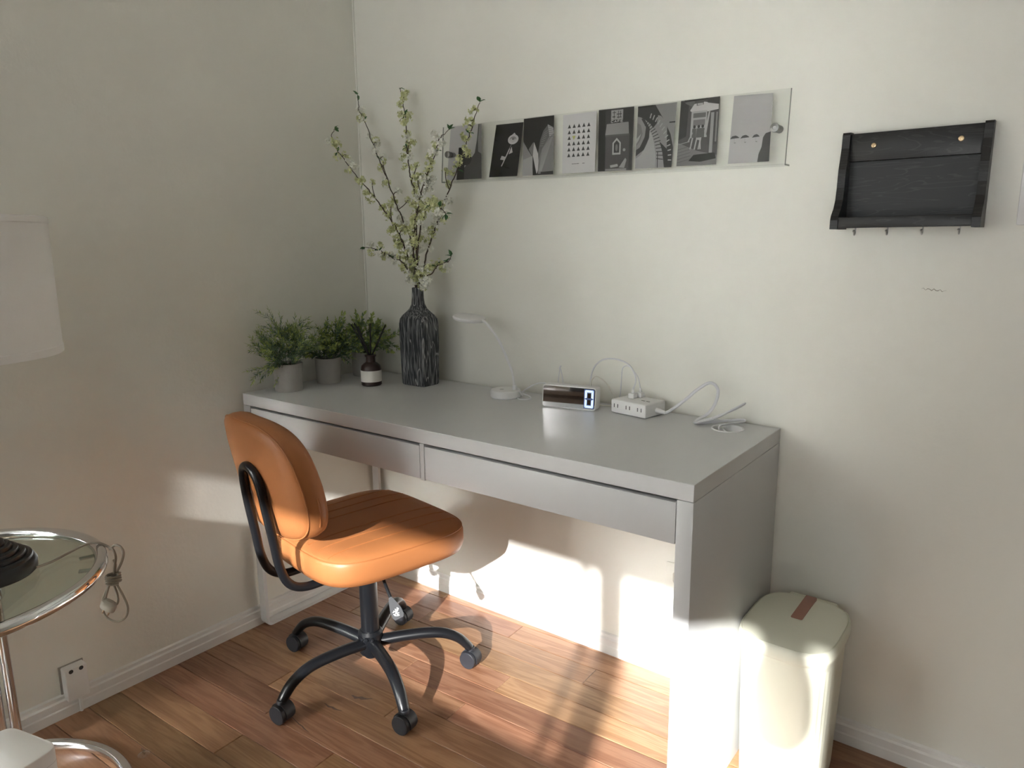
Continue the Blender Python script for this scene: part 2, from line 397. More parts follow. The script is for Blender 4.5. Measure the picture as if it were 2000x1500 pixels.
# baseboards: stepped profile
bb = [(0, 0), (0.014, 0), (0.014, 0.024), (0.0125, 0.028), (0.0125, 0.046), (0.008, 0.050), (0.007, 0.058), (0.0, 0.061)]
def baseboard(name, f0, f1): struct(obj(name, prism(BM(), bb, f0, f1), TRIM, smooth=False))
baseboard('baseboard_back', lambda p: (0.0, -p[0], p[1]), lambda p: (RX, -p[0], p[1]))
baseboard('baseboard_left', lambda p: (p[0], -0.014, p[1]), lambda p: (p[0], WY, p[1]))
baseboard('baseboard_right', lambda p: (RX-p[0], -0.014, p[1]), lambda p: (RX-p[0], WY, p[1]))
# the bead of old paint in the corner of the two walls
struct(obj('trim_1', tube(BM(), [(0.001, -0.001, 0.06), (0.001, -0.001, CH)], 0.004, 8), WALL))
# hairline crack in the plaster
bm = BM(); cp = []
for k in range(13): cp.append((1.695+0.045*k/12, -0.0003, 1.083-0.004*k/12+0.0022*math.sin(k*2.3)))
tube(bm, cp, [0.0002+0.0009*math.sin(PI*k/12)*abs(math.sin(k*1.7)) for k in range(13)], 5)
struct(obj('crack', bm, M('crack_dark', (0.30, 0.27, 0.22), 0.9), bpy.data.objects['wall_back']))

# window behind the camera
win = bpy.data.objects.new('window_1', None); COL.objects.link(win); struct(win)
MX = 2.41
fr = BM(); f = 0.0
for a in ((WX0-0.06, WX0, WZ0-0.06, WZ1+0.06), (WX1, WX1+0.06, WZ0-0.06, WZ1+0.06), (WX0, WX1, WZ0-0.06, WZ0), (WX0, WX1, WZ1, WZ1+0.06)):
    box(fr, a[0], a[1], WY-0.02, WY+0.02, a[2], a[3])
obj('window_frame', fr, TRIM, win, smooth=False)
obj('mullion', B(MX-0.042, MX+0.042, WY-0.03, WY, WZ0, WZ1), TRIM, win, smooth=False)
obj('mullion', B(MX-0.098, MX-0.076, WY-0.03, WY-0.01, WZ0, WZ1), TRIM, win, smooth=False)
obj('pane', B(WX0, MX-0.042, WY-0.024, WY-0.020, WZ0, WZ1), SCREEN, win, smooth=False)
obj('pane', B(MX+0.042, WX1, WY-0.024, WY-0.020, WZ0, WZ1), PANET, win, smooth=False)
obj('window_sill', B(WX0-0.08, WX1+0.08, WY, WY+0.07, WZ0-0.09, WZ0-0.06, 0.004), TRIM, win, smooth=False)
fill_win = bpy.data.objects.new('fill_window', None); COL.objects.link(fill_win); struct(fill_win)  # second window, unseen, added so its sun brightens the desk wall
fr = BM()
for a in ((VX0-0.05, VX0, VZ0-0.05, VZ1+0.05), (VX1, VX1+0.05, VZ0-0.05, VZ1+0.05), (VX0, VX1, VZ0-0.05, VZ0), (VX0, VX1, VZ1, VZ1+0.05)):
    box(fr, a[0], a[1], WY-0.02, WY+0.02, a[2], a[3])
obj('window_frame', fr, TRIM, fill_win, smooth=False)
obj('pane', B(VX0, VX1, WY-0.024, WY-0.020, VZ0, VZ1), PANE, fill_win, smooth=False)
# unseen hanging shape added to cast the rounded shadow on the bin
t = thing('shadow_planter', 'unseen round white hanging shape added to cast a shadow on the bin', 'planter', (2.832, -4.08, 1.775))
lathe_p = [(0, 0), (0.046, 0.004), (0.069, 0.04), (0.074, 0.09), (0.069, 0.16), (0.054, 0.22), (0.050, 0.28), (0.046, 0.28), (0.046, 0.19), (0, 0.19)]
obj('bowl', lathe(BM(), lathe_p, 28), WHITEP, t)
obj('cord', tube(BM(), [(0, 0, 0.19), (0, 0, CH-1.775)], 0.003, 6), CABLE, t)
# unseen sheer curtain added to dim the sun on the left wall
t = thing('dimming_curtain', 'unseen sheer curtain added at the left jamb to dim the sun', 'curtain', (1.2, WY+0.06, 0.3))
bm = BM(); cv = []
for k in range(41):
    x = -0.16+0.25*k/40; y = 0.018*math.sin(k*1.15)
    cv.append((bm.verts.new((x, y, 0.0)), bm.verts.new((x, y, 1.95))))
for (a, b), (c, d) in zip(cv, cv[1:]): bm.faces.new((a, c, d, b))
obj('cloth', bm, SHEER, t); obj('rod', tube(BM(), [(-0.22, 0, 1.96), (2.0, 0, 1.96)], 0.008, 10), STEEL, t)
# unseen low cabinet added so its edge cuts the sunlight on the floor
t = thing('shade_dresser', 'unseen low dark cabinet added behind the viewpoint to cut the sunlight', 'shade_dresser', (1.0, -2.45, 0))
obj('body', B(-0.68, 0.695, -0.24, 0.22, 0.06, 0.732, 0.003), BED, t)
obj('top', B(-0.70, 0.715, -0.25, 0.25, 0.732, 0.756, 0.003), BED, t)
for k in range(3):
    for s in (0, 1):
        d = obj('drawer', B(-0.665+s*0.68, -0.665+s*0.68+0.67, 0.22, 0.238, 0.08+k*0.215, 0.08+k*0.215+0.205, 0.002), BED, t)
        obj('knob', lathe(BM(), [(0, 0), (0.012, 0.002), (0.014, 0.012), (0, 0.018)], 12, (-0.33+s*0.68, 0, 0)), STEEL, d).location = (0, 0, 0)
        k_ = d.children[0]; k_.rotation_euler = (-PI/2, 0, 0); k_.location = (0, 0.238, 0.18+k*0.215)
for sx in (-0.64, 0.655):
    for sy in (-0.2, 0.2): obj('leg', B(sx-0.02, sx+0.02, sy-0.02, sy+0.02, 0, 0.06), BED, t)

t = thing('shade_box', 'unseen dark grey box added behind the viewpoint to block low sunlight', 'box', (0.74, -2.37, 0.756))  # added to keep direct sun off the lamp cord and side table
obj('body', B(-0.24, 0.24, -0.12, 0.12, 0.0, 0.27, 0.006), GREYBOX, t)
obj('lid', B(-0.245, 0.245, -0.125, 0.125, 0.27, 0.334, 0.006), GREYBOX, t)
# unseen table added as a reflector, throwing the low sun onto the desk wall
t = thing('reflector_table', 'unseen steel topped table added to reflect sun onto the desk wall', 'table', (2.34, -2.93, 0))
obj('table_top', B(-0.62, 0.62, -0.55, 0.53, 0.61, 0.64, 0.003), LACQ, t)
obj('apron', B(-0.56, 0.56, -0.49, 0.47, 0.55, 0.61), BED, t, smooth=False)
for sx in (-0.55, 0.55):
    for sy in (-0.48, 0.46): obj('leg', B(sx-0.025, sx+0.025, sy-0.025, sy+0.025, 0, 0.61), BED, t)

# unseen tall cupboard added along the right wall to absorb light
t = thing('absorber_wardrobe', 'unseen tall dark cupboard added at the right wall to absorb light', 'absorber_wardrobe', (3.40, -2.3, 0))
obj('body', B(-0.27, 0.27, -1.6, 1.5, 0.0, 2.3), BED, t, smooth=False)
for k in range(6):
    y = -1.6+k*3.1/6; d = obj('door', B(-0.292, -0.271, y+0.003, y+3.1/6-0.003, 0.08, 2.28, 0.002), BED, t)
    yy = y+0.04 if k % 2 else y+3.1/6-0.04
    obj('handle', tube(BM(), [(-0.292, yy, 1.0), (-0.31, yy, 1.0), (-0.31, yy, 1.2), (-0.292, yy, 1.2)], 0.005, 8), STEEL, d)

# ================================================================== DESK
DX0, DX1, DYB, DYF, DZ = 0.015, 1.435, -0.015, -0.515, 0.75
desk = thing('desk', 'long white desk with two drawers, a solid right panel and a slim left leg frame', 'desk', (0.725, -0.265, 0))
dl = lambda x0, x1, y0, y1, z0, z1, b=0.0: B(x0-0.725, x1-0.725, y0+0.265, y1+0.265, z0, z1, b)
# top with the round cable hole
HX, HY, HR = 1.336, -0.092, 0.034
bm = BM(); N = 40
ox = [DX0-0.725, DX1-0.725]; oy = [DYF+0.265, DYB+0.265]
def ring_pt(k, z): return (HX-0.725+HR*math.cos(2*PI*k/N), HY+0.265+HR*math.sin(2*PI*k/N), z)
def rect_pt(k, z):
    c, s = math.cos(2*PI*k/N), math.sin(2*PI*k/N); hx, hy = HX-0.725, HY+0.265; tt = []
    if c > 1e-9: tt.append((ox[1]-hx)/c)
    if c < -1e-9: tt.append((ox[0]-hx)/c)
    if s > 1e-9: tt.append((oy[1]-hy)/s)
    if s < -1e-9: tt.append((oy[0]-hy)/s)
    q = min(tt); return (hx+q*c, hy+q*s, z)
angs = sorted(set([2*PI*k/N for k in range(N)] + [math.atan2(y-(HY+0.265), x-(HX-0.725)) % (2*PI) for x in ox for y in oy]))
def rp2(a, z): return (HX-0.725+HR*math.cos(a), HY+0.265+HR*math.sin(a), z)
def re2(a, z):
    c, s = math.cos(a), math.sin(a); hx, hy = HX-0.725, HY+0.265; tt = []
    if c > 1e-9: tt.append((ox[1]-hx)/c)
    if c < -1e-9: tt.append((ox[0]-hx)/c)
    if s > 1e-9: tt.append((oy[1]-hy)/s)
    if s < -1e-9: tt.append((oy[0]-hy)/s)
    q = min(tt); return (hx+q*c, hy+q*s, z)
zt, zb = DZ, DZ-0.034
rows = [[bm.verts.new(rp2(a, zb)) for a in angs], [bm.verts.new(rp2(a, zt)) for a in angs], [bm.verts.new(re2(a, zt)) for a in angs], [bm.verts.new(re2(a, zb)) for a in angs]]
n = len(angs)
for i in range(4):
    a, b = rows[i], rows[(i+1) % 4]
    for k in range(n): bm.faces.new((a[k], a[(k+1) % n], b[(k+1) % n], b[k]))
top = obj('top', bm, DESK, desk, sharp=20)
bv = top.modifiers.new('soft_edge', 'BEVEL'); bv.width = 0.0012; bv.segments = 2; bv.limit_method = 'ANGLE'
gl = [(0.0375, 0), (0.0375, 0.0018), (0.0335, 0.002), (0.0325, -0.02), (0.033, -0.034), (0.0338, -0.034)]
o = obj('cable_grommet', lathe(BM(), gl, 36), WHITEP, desk); o.location = (HX-0.725, HY+0.265, DZ)
o = obj('grommet_flap', B(-0.003, 0.003, -0.031, 0.031, -0.03, -0.004, 0.001), WHITEP, o); o.location = (-0.008, 0, 0); o.rotation_euler = (0, 0, 0.6)
obj('side_panel', dl(1.402, 1.435, DYF, DYB, 0, DZ-0.035, 0.001), DESK, desk)
obj('front_stile', dl(DX0, 0.048, DYF, DYF+0.03, 0.625, DZ-0.035, 0.0008), DESK, desk)
obj('divider', dl(0.743, 0.757, DYF, DYB, 0.624, DZ-0.035, 0.0008), DESK, desk)
obj('back_rail', dl(DX0, 1.402, DYB-0.016, DYB, 0.63, DZ-0.035), DESK, desk)
for x0, x1 in ((0.051, 0.7415), (0.7585, 1.4005)):
    d = obj('drawer', dl(x0, x1, DYF, DYF+0.018, 0.627, DZ-0.041, 0.0008), DESK, desk)
    obj('drawer_box', dl(x0+0.01, x1-0.01, DYF+0.018, DYB-0.03, 0.64, DZ-0.055), DESKIN, d)
# left leg frame: a closed loop of flat white steel bar with rounded corners
def rr_path(y0, y1, z0, z1, r, n=6):
    out = []
    for cy, cz, a0 in ((y1-r, z1-r, 0), (y0+r, z1-r, PI/2), (y0+r, z0+r, PI), (y1-r, z0+r, 1.5*PI)):
        for k in range(n+1): out.append((cy+r*math.cos(a0+PI/2*k/n), cz+r*math.sin(a0+PI/2*k/n)))
    return out
def leg_loop(xa, xb, tin):
    bm = BM()
    o_ = rr_path(DYF+0.265, DYB+0.265, 0.0, DZ-0.036, 0.022); i_ = rr_path(DYF+0.265+tin, DYB+0.265-tin, tin, DZ-0.036-tin, 0.012)
    R = []
    for pts, x in ((o_, xa), (o_, xb), (i_, xb), (i_, xa)): R.append([bm.verts.new((x-0.725, p[0], p[1])) for p in pts])
    n = len(o_)
    for q in range(4):
        a, b = R[q], R[(q+1) % 4]
        for k in range(n): bm.faces.new((a[k], a[(k+1) % n], b[(k+1) % n], b[k]))
    return bm
obj('leg_frame', leg_loop(0.016, 0.046, 0.011), STEELW, desk)

# ================================================================== CHAIR
chair = thing('office_chair', 'small tan leather swivel chair on a black five-star castor base', 'chair', (0.499, -0.486, 0), math.radians(-10))
SE = 4.2
def seat_norm(x, y, hx, hy): return (abs(x/hx)**SE + abs(y/hy)**SE)**(1/SE)
SHX, SHY, SZ0, SZ1 = 0.222, 0.212, 0.378, 0.448
def seat_profile():
    # (scale of outline, height)
    return [(0.90, SZ0), (0.975, SZ0+0.006), (1.0, SZ0+0.022), (1.003, (SZ0+SZ1)/2), (1.0, SZ1-0.012), (0.985, SZ1-0.003), (0.96, SZ1+0.002), (0.9, SZ1+0.008), (0.75, SZ1+0.013), (0.5, SZ1+0.016), (0.25, SZ1+0.0165), (0.05, SZ1+0.0168)]
def seat_top(x, y):
    s = seat_norm(x, y, SHX, SHY); pr = seat_profile()[5:]
    for (a, za), (b, zb_) in zip(pr, pr[1:]):
        if b <= s <= a: return za + (zb_-za)*(a-s)/(a-b)
    return pr[-1][1] if s < 0.05 else pr[0][1]
def seat_w(y): return 1.0 + 0.05*(y/SHY)         # a little wider at the front
rings = [[(p[0]*s*seat_w(p[1]*s), p[1]*s, z) for p in superell(SHX, SHY, SE, 72)] for s, z in seat_profile()]
seat = obj('seat', loft(BM(), rings), LEATHER, chair, sharp=80)
seat['label'] = 'tan leather seat with stitched channels'
for xk in (-0.15, -0.10, -0.05, 0.05, 0.10, 0.15):
    pts = []
    for k in range(25):
        y = -0.19 + 0.385*k/24
        pts.append((xk*seat_w(y), y, seat_top(xk, y)+0.0001))
    obj('seam', tube(BM(), pts, 0.0016, 6), LEATHERS, seat)
pts = [(p[0]*0.985*seat_w(p[1]), p[1]*0.985, SZ1-0.0026) for p in superell(SHX, SHY, SE, 72)]
obj('piping', tube(BM(), pts, 0.002, 6, closed=True), LEATHERS, seat)
# backrest
BHX, BHZ, BZ = 0.184, 0.148, 0.645
def back_pt(x, z, d):
    """x across, z height from the middle, d thickness offset (+ towards the sitter)"""
    y = -0.238 - 0.20*(z+BZ-0.5) + 0.85*x*x + d
    return (x+0.006, y, BZ+z)
def back_out(s):
    o = []
    for x, z in superell(BHX*s, BHZ*s, 3.4, 72):
        kx = 1.0 - 0.10*max(0, z/BHZ)             # top a little narrower
        o.append((x*kx, z))
    return o
prof = [(0.05, -0.033), (0.5, -0.033), (0.8, -0.0325), (0.93, -0.029), (0.975, -0.022), (1.0, -0.006), (1.0, 0.012), (0.975, 0.026), (0.93, 0.034), (0.8, 0.039), (0.5, 0.042), (0.05, 0.043)]
rings = [[back_pt(x, z, d) for x, z in back_out(s)] for s, d in prof]
back = obj('backrest', loft(BM(), rings), LEATHER, chair, sharp=80)
pts = [back_pt(x, z, -0.0225) for x, z in back_out(0.976)]
obj('piping', tube(BM(), pts, 0.0017, 6, closed=True), LEATHER, back)
pts = [back_pt(BHX*1.001*(1-((0.020+0.075*k/10)/BHZ)**3.4)**(1/3.4), -0.020-0.075*k/10, 0.002) for k in range(11)]
for dd in (0, 0.006): obj('seam', tube(BM(), [(p[0]+0.0005-dd*0.3, p[1]+dd, p[2]) for p in pts], 0.0016, 6), LEATHERS, back)
# bent steel tube that carries the backrest
half = [(0.052, -0.02, 0.364), (0.052, -0.16, 0.362), (0.052, -0.225, 0.364), (0.052, -0.262, 0.385), (0.052, -0.282, 0.43), (0.051, -0.293, 0.50), (0.05, -0.305, 0.58), (0.046, -0.312, 0.635), (0.03, -0.317, 0.668), (0.0, -0.319, 0.680)]
pth = [(x+0.020, y+0.006, z) for x, y, z in half + [(-x, y, z) for x, y, z in half[::-1][1:]]]
obj('back_support', tube(BM(), catmull(pth, 6), 0.0108, 14), BLACKM, chair)
obj('mechanism', B(-0.10, 0.10, -0.10, 0.09, 0.352, 0.380, 0.004), BLACKM, chair)
obj('gas_lift', lathe(BM(), [(0, 0.055), (0.018, 0.055), (0.018, 0.075), (0.0245, 0.075), (0.0245, 0.33), (0.022, 0.333), (0.014, 0.335), (0.014, 0.352), (0, 0.352)], 32), BLACKM, chair)
hub = obj('hub', lathe(BM(), [(0, 0.068), (0.030, 0.068), (0.034, 0.075), (0.034, 0.128), (0.028, 0.136), (0.0246, 0.136)], 30), BLACKM, chair)
for k in range(3):
    a = math.radians(-75+25*k); o = obj('bolt', lathe(BM(), [(0, 0.004), (0.0045, 0.003), (0.006, 0), (0.006, -0.004)], 10), STEEL if k == 5 else BLACKM, hub)
    o.location = (0.034*math.cos(a), 0.034*math.sin(a), 0.120); o.rotation_euler = (0, PI/2, a)
CPOS = [(0.232, -0.533), (0.472, -0.762), (0.761, -0.611), (0.712, -0.282), (0.366, -0.229)]
rr = math.radians(10)
leg_me = None
wheel_prof = [(0, -0.0125), (0.019, -0.0125), (0.0225, -0.011), (0.0245, -0.007), (0.025, 0), (0.0245, 0.008), (0.023, 0.0095), (0, 0.0095)]
for (wx, wy) in CPOS:
    dx, dy = wx-0.499, wy+0.486
    lx, ly = dx*math.cos(rr)-dy*math.sin(rr), dx*math.sin(rr)+dy*math.cos(rr)
    a = math.atan2(ly, lx); Rr = 0.277
    path = catmull([(0.026, 0, 0.100), (0.09, 0, 0.108), (0.16, 0, 0.112), (0.205, 0, 0.107), (0.243, 0, 0.090), (0.266, 0, 0.068), (0.275, 0, 0.056)], 6)
    rad = [0.0165 - 0.004*(i/(len(path)-1)) for i in range(len(path))]
    o = obj('base_leg', tube(BM(), path, rad, 14, flat=(0.95, 1.12), up=(0, 0, 1)), BLACKM, chair); o.rotation_euler = (0, 0, a)
    # castor: hood over two nylon wheels
    c = bpy.data.objects.new('caster', None); c.parent = chair; COL.objects.link(c)
    c.location = (Rr*math.cos(a), Rr*math.sin(a), 0); c.rotation_euler = (0, 0, math.radians(10+8))
    bm = BM()
    for ring in (0,):
        R = []
        for k in range(17):
            th = math.radians(-20 + 220*k/16)
            R.append([bm.verts.new((rd*math.cos(th), yy, 0.0255+rd*math.sin(th))) for rd, yy in ((0.0275, -0.011), (0.0275, 0.011), (0.0255, 0.011), (0.0255, -0.011))])
        for a_, b_ in zip(R, R[1:]):
            for k in range(4): bm.faces.new((a_[k], a_[(k+1) % 4], b_[(k+1) % 4], b_[k]))
        bm.faces.new(R[0]); bm.faces.new(R[-1][::-1])
    lathe(bm, [(0, 0.048), (0.0125, 0.048), (0.0125, 0.057), (0.011, 0.060), (0, 0.060)], 16)
    obj('hood', bm, CASTER, c)
    for s in (-1, 1):
        wz = obj('wheel', lathe(BM(), wheel_prof, 28), CASTER, c); wz.rotation_euler = (PI/2*s, 0, 0); wz.location = (0, s*-0.0125 if s > 0 else 0.0125, 0.0252)
# height lever with the maker's white mark on the paddle
def cl(p):
    dx, dy = p[0]-0.499, p[1]+0.486
    return (dx*math.cos(rr)-dy*math.sin(rr), dx*math.sin(rr)+dy*math.cos(rr), p[2])
lev = obj('lever', tube(BM(), catmull([cl((0.545, -0.50, 0.366)), cl((0.60, -0.53, 0.355)), cl((0.640, -0.548, 0.330)), cl((0.668, -0.556, 0.302))], 6), 0.0042, 10), BLACKM, chair)
p0, p1 = Vector(cl((0.662, -0.556, 0.309))), Vector(cl((0.699, -0.560, 0.262)))
dirv = (p1-p0).normalized(); cd = (Vector(cl((1.9271, -1.7069, 1.1849)))-p0).normalized()
nrm = (cd - dirv*cd.dot(dirv)).normalized(); sidev = dirv.cross(nrm)
pm = Matrix((sidev, dirv, nrm)).transposed().to_4x4(); pm.translation = p0
outl = [(-0.004, 0), (0.004, 0), (0.009, 0.014), (0.0145, 0.034), (0.0145, 0.050), (0.011, 0.057), (-0.011, 0.057), (-0.0145, 0.050), (-0.0145, 0.034), (-0.009, 0.014)]
bm = prism(BM(), outl, lambda p: pm @ Vector((p[0], p[1], -0.003)), lambda p: pm @ Vector((p[0], p[1], 0.004)))
pad = obj('paddle', bm, BLACKP, lev, smooth=False)
bm = BM()
def stroke(bm, m, a, b, wd, zz):
    a, b = Vector(a), Vector(b); d = (b-a).normalized(); nn = Vector((-d.y, d.x))*wd/2
    bm.faces.new([bm.verts.new(m @ Vector((q.x, q.y, zz))) for q in (a+nn, b+nn, b-nn, a-nn)])
for a, b in (((-0.008, 0.033), (-0.003, 0.038)), ((-0.006, 0.030), (-0.001, 0.040)), ((-0.001, 0.040), (0.006, 0.034)), ((0.000, 0.031), (0.001, 0.050)), ((-0.005, 0.044), (0.001, 0.042)), ((0.002, 0.040), (0.008, 0.046)), ((-0.003, 0.050), (0.000, 0.045)), ((0.004, 0.048), (0.009, 0.041)), ((0.003, 0.036), (0.009, 0.037))):
    stroke(bm, pm, a, b, 0.0020, 0.0043)
obj('emblem', bm, EMBLEM, pad, smooth=False)

# ================================================================== SIDE TABLE, LAMP, BOX (left edge of the view)
TC = Vector((0.295, -1.352, 0)); TR = 0.2665; TZ = 0.55
table = thing('side_table', 'round glass side table with a chrome ring, posts and base by the left wall', 'table', TC)
def ring_arc(R, z, a0, a1, n): return [(R*math.cos(math.radians(a0+(a1-a0)*k/n)), R*math.sin(math.radians(a0+(a1-a0)*k/n)), z) for k in range(n+1)]
obj('top_ring', tube(BM(), ring_arc(TR, TZ, 0, 360, 96)[:-1], 0.0125, 16, closed=True), CHROME, table)
obj('glass_top', lathe(BM(), [(0, 0.546), (0.2535, 0.546), (0.2545, 0.549), (0.2535, 0.552), (0, 0.552)], 72), GLASST, table)
for a in (58, 75, 178, 298): 
    c_, s_ = math.cos(math.radians(a)), math.sin(math.radians(a))
    o = obj('glass_clip', B(-0.022, 0.010, -0.006, 0.006, -0.004, 0.0, 0.0005), STEEL, table); o.location = (0.250*c_, 0.250*s_, 0.5455); o.rotation_euler = (0, 0, math.radians(a))
obj('base_ring', tube(BM(), ring_arc(TR, 0.0125, -5, 303, 84), 0.0125, 16), CHROME, table)
for a, r0, z1 in ((147.5, 0.011, 0.545), (153.5, 0.011, 0.42)):
    c_, s_ = math.cos(math.radians(a)), math.sin(math.radians(a))
    obj('post', tube(BM(), [(TR*c_, TR*s_, 0.02), (TR*c_, TR*s_, z1)], r0, 18), CHROME, table)
c_, s_ = math.cos(math.radians(150.5)), math.sin(math.radians(150.5))
o = obj('collar', B(-0.016, 0.016, -0.030, 0.030, 0.40, 0.43, 0.004), CHROME, table); o.location = (TR*c_, TR*s_, 0); o.rotation_euler = (0, 0, math.radians(150.5))

LP = Vector((0.309, -1.282, 0.552))
tl = thing('table_lamp', 'table lamp with white linen drum shade and ribbed black base on glass table', 'lamp', LP)
prof = [(0, 0.0), (0.082, 0.0), (0.086, 0.004), (0.087, 0.018), (0.083, 0.026)]
r_, z_ = 0.080, 0.028
for k in range(6):
    prof += [(r_, z_), (r_-0.001, z_+0.005), (r_-0.006, z_+0.0075), (r_-0.0105, z_+0.0065)]; r_ -= 0.011; z_ += 0.0085
prof += [(0.014, z_+0.004), (0.012, z_+0.02), (0.012, 0.12), (0.020, 0.14), (0.028, 0.18), (0.024, 0.24), (0.012, 0.28), (0.008, 0.30), (0.008, 0.46), (0, 0.46)]
obj('lamp_base', lathe(BM(), prof, 48), BLACKC, tl)
zs0, zs1, rs0, rs1 = 0.985-LP.z, 1.238-LP.z, 0.1765, 0.1775
sh = obj('lamp_shade', lathe(BM(), [(rs0-0.002, zs0), (rs0, zs0), (rs1, zs1), (rs1-0.002, zs1), (rs0-0.002, zs0)], 72), LINEN, tl)
obj('hem', lathe(BM(), [(rs0+0.0002, zs0-0.001), (rs0+0.0016, zs0), (rs0+0.0016, zs0+0.013), (rs0+0.0002, zs0+0.0145)], 72), LINEN, sh)
obj('hem', lathe(BM(), [(rs1+0.0002, zs1-0.011), (rs1+0.0014, zs1-0.010), (rs1+0.0014, zs1), (rs1-0.0022, zs1+0.001), (rs1-0.0022, zs1-0.004)], 72), LINEN, sh)
obj('socket', lathe(BM(), [(0, 0.44), (0.018, 0.44), (0.018, 0.50), (0, 0.50)], 16), BRASS, tl)
for k in range(3):
    a = 2*PI*k/3+0.3; obj('shade_spoke', tube(BM(), [(0, 0, zs1-0.02), (rs1*math.cos(a), rs1*math.sin(a), zs1-0.006)], 0.0015, 6), STEEL, sh)
L0 = LP
def cord(name, pts, r, mat, parent, o, n=6, closed=False, **k): return obj(name, tube(BM(), catmull(sub(pts, o), n, closed), r, 8, closed, **k), mat, parent)
cr1 = cord('cord', [(0.365, -1.215, 0.560), (0.353, -1.182, 0.5565), (0.335, -1.145, 0.5565), (0.342, -1.112, 0.566), (0.353, -1.092, 0.5655), (0.362, -1.078, 0.555), (0.381, -1.080, 0.556), (0.393, -1.075, 0.565), (0.404, -1.070, 0.562), (0.411, -1.068, 0.55), (0.408, -1.072, 0.531), (0.398, -1.080, 0.508)], 0.0026, CORDC, tl, L0)
cord('cord', [(0.381, -1.082, 0.555), (0.391, -1.080, 0.556), (0.398, -1.079, 0.541), (0.397, -1.083, 0.52), (0.395, -1.085, 0.505)], 0.0026, CORDC, tl, L0)
cord('cord', [(0.383, -1.078, 0.53), (0.390, -1.078, 0.52), (0.392, -1.082, 0.505)], 0.0026, CORDC, tl, L0)
wp = []
for k in range(49):
    a = 2*PI*k/12; wp.append((0.396+0.0125*math.cos(a)*0.8, -1.088+0.0115*math.sin(a)+0.01*math.cos(a)*0.5, 0.505-0.021*k/48))
obj('cord_wrap', tube(BM(), sub(wp, L0), 0.0026, 8), CORDC, tl)
cord('cord', [(0.400, -1.086, 0.486), (0.416, -1.082, 0.462), (0.429, -1.080, 0.436), (0.426, -1.085, 0.415), (0.411, -1.095, 0.404), (0.394, -1.104, 0.407), (0.380, -1.108, 0.418), (0.374, -1.107, 0.442), (0.379, -1.100, 0.463), (0.389, -1.092, 0.486)], 0.0024, CORDC, tl, L0)
cord('cord', [(0.396, -1.090, 0.488), (0.405, -1.088, 0.462), (0.409, -1.090, 0.446), (0.403, -1.096, 0.436)], 0.0026, CORDC, tl, L0)
cord('cord', [(0.390, -1.092, 0.488), (0.385, -1.098, 0.468), (0.383, -1.103, 0.450), (0.388, -1.104, 0.440)], 0.0026, CORDC, tl, L0)
pg = obj('plug', loft(BM(), [[(x*s, y*s, z) for x, y in superell(0.0165, 0.008, 3, 20)] for s, z in ((0.6, -0.013), (0.95, -0.010), (1.0, 0.0), (0.95, 0.009), (0.5, 0.014))]), PLUGC, tl)
pg.location = Vector((0.394, -1.103, 0.439))-L0; pg.rotation_euler = (0.2, 0.5, 0.65)
for s in (-1, 1): obj('prong', B(s*0.006-0.0008, s*0.006+0.0008, -0.003, 0.003, -0.026, -0.012), BRASS, pg)

wb = thing('white_box', 'small white rounded box on the floor inside the chrome base ring', 'box', (0.42, -1.235, 0), math.radians(14))
rb = superell(0.079, 0.079, 7, 48)
rings = [[(x*s-0.079, y*s-0.079, z) for x, y in rb] for s, z in ((0.97, 0.0), (1.0, 0.003), (1.0, 0.197), (0.99, 0.200), (0.97, 0.2012))]
obj('case', loft(BM(), rings), WHITEP, wb)
obj('lid_line', loft(BM(), [[(x*1.0006-0.079, y*1.0006-0.079, z) for x, y in rb] for z in (0.170, 0.1712)], False, False), DESKIN, wb)

sp = thing('suction_cup', 'small clear plastic suction cup lying on the floorboards', 'suction cup', (0.312, -1.035, 0.0))
obj('cup', lathe(BM(), [(0.014, 0.0), (0.0135, 0.0012), (0.009, 0.004), (0.004, 0.005), (0, 0.005)], 24), CLEARP, sp)
for dx in (-0.0035, 0.0035): obj('prong', tube(BM(), [(dx, 0, 0.004), (dx*1.3, 0, 0.015)], 0.0018, 8), CLEARP, sp)

# ================================================================== WALL FITTINGS
ob = thing('wall_socket', 'small white surface socket box low on the left wall beside the table', 'socket', (0.0, -1.0545, 0.045))
obj('body', B(0.0, 0.030, -0.026, 0.026, 0.0, 0.087, 0.003), TRIM, ob)
for yy in (-0.012, 0.012):
    o = obj('screw_hole', lathe(BM(), [(0, 0.0006), (0.0045, 0.0006), (0.0055, 0)], 14), SLOT, ob); o.location = (0.030, yy, 0.080); o.rotation_euler = (0, PI/2, 0)
o = obj('back_plate', B(0, 0.003, -0.031, 0.028, -0.002, 0.090, 0.001), M('plate_edge', (0.30, 0.28, 0.25), 0.6), ob)
obj('raceway', tube(BM(), catmull([(0.020, 0.004, 0.002), (0.019, 0.005, -0.02), (0.0175, 0.005, -0.043)], 4), 0.0045, 8), TRIM, ob)

sw = thing('wall_switch', 'white wall switch plate at the right of the black key shelf', 'switch', (1.905, 0, 1.269))
obj('plate', B(-0.062, 0.062, -0.006, 0, -0.061, 0.061, 0.003), WHITEP, sw)
for s in (-0.023, 0.023): obj('rocker', B(s-0.0165, s+0.0165, -0.009, -0.004, -0.033, 0.033, 0.0015), WHITEP, sw)
ws = thing('wall_outlet', 'flat painted outlet plate on the back wall under the desk', 'outlet', (1.191, 0, 0.272))
obj('plate', B(-0.037, 0.037, -0.004, 0, -0.062, 0.062, 0.002), WALL, ws)
for zz in (-0.022, 0.022):
    o = obj('receptacle', B(-0.016, 0.016, -0.0055, -0.003, zz-0.014, zz+0.014, 0.004), WALL, ws)
    for s in (-0.006, 0.006): obj('slot', B(s-0.001, s+0.001, -0.0058, -0.005, zz-0.003, zz+0.005), SLOT, o)

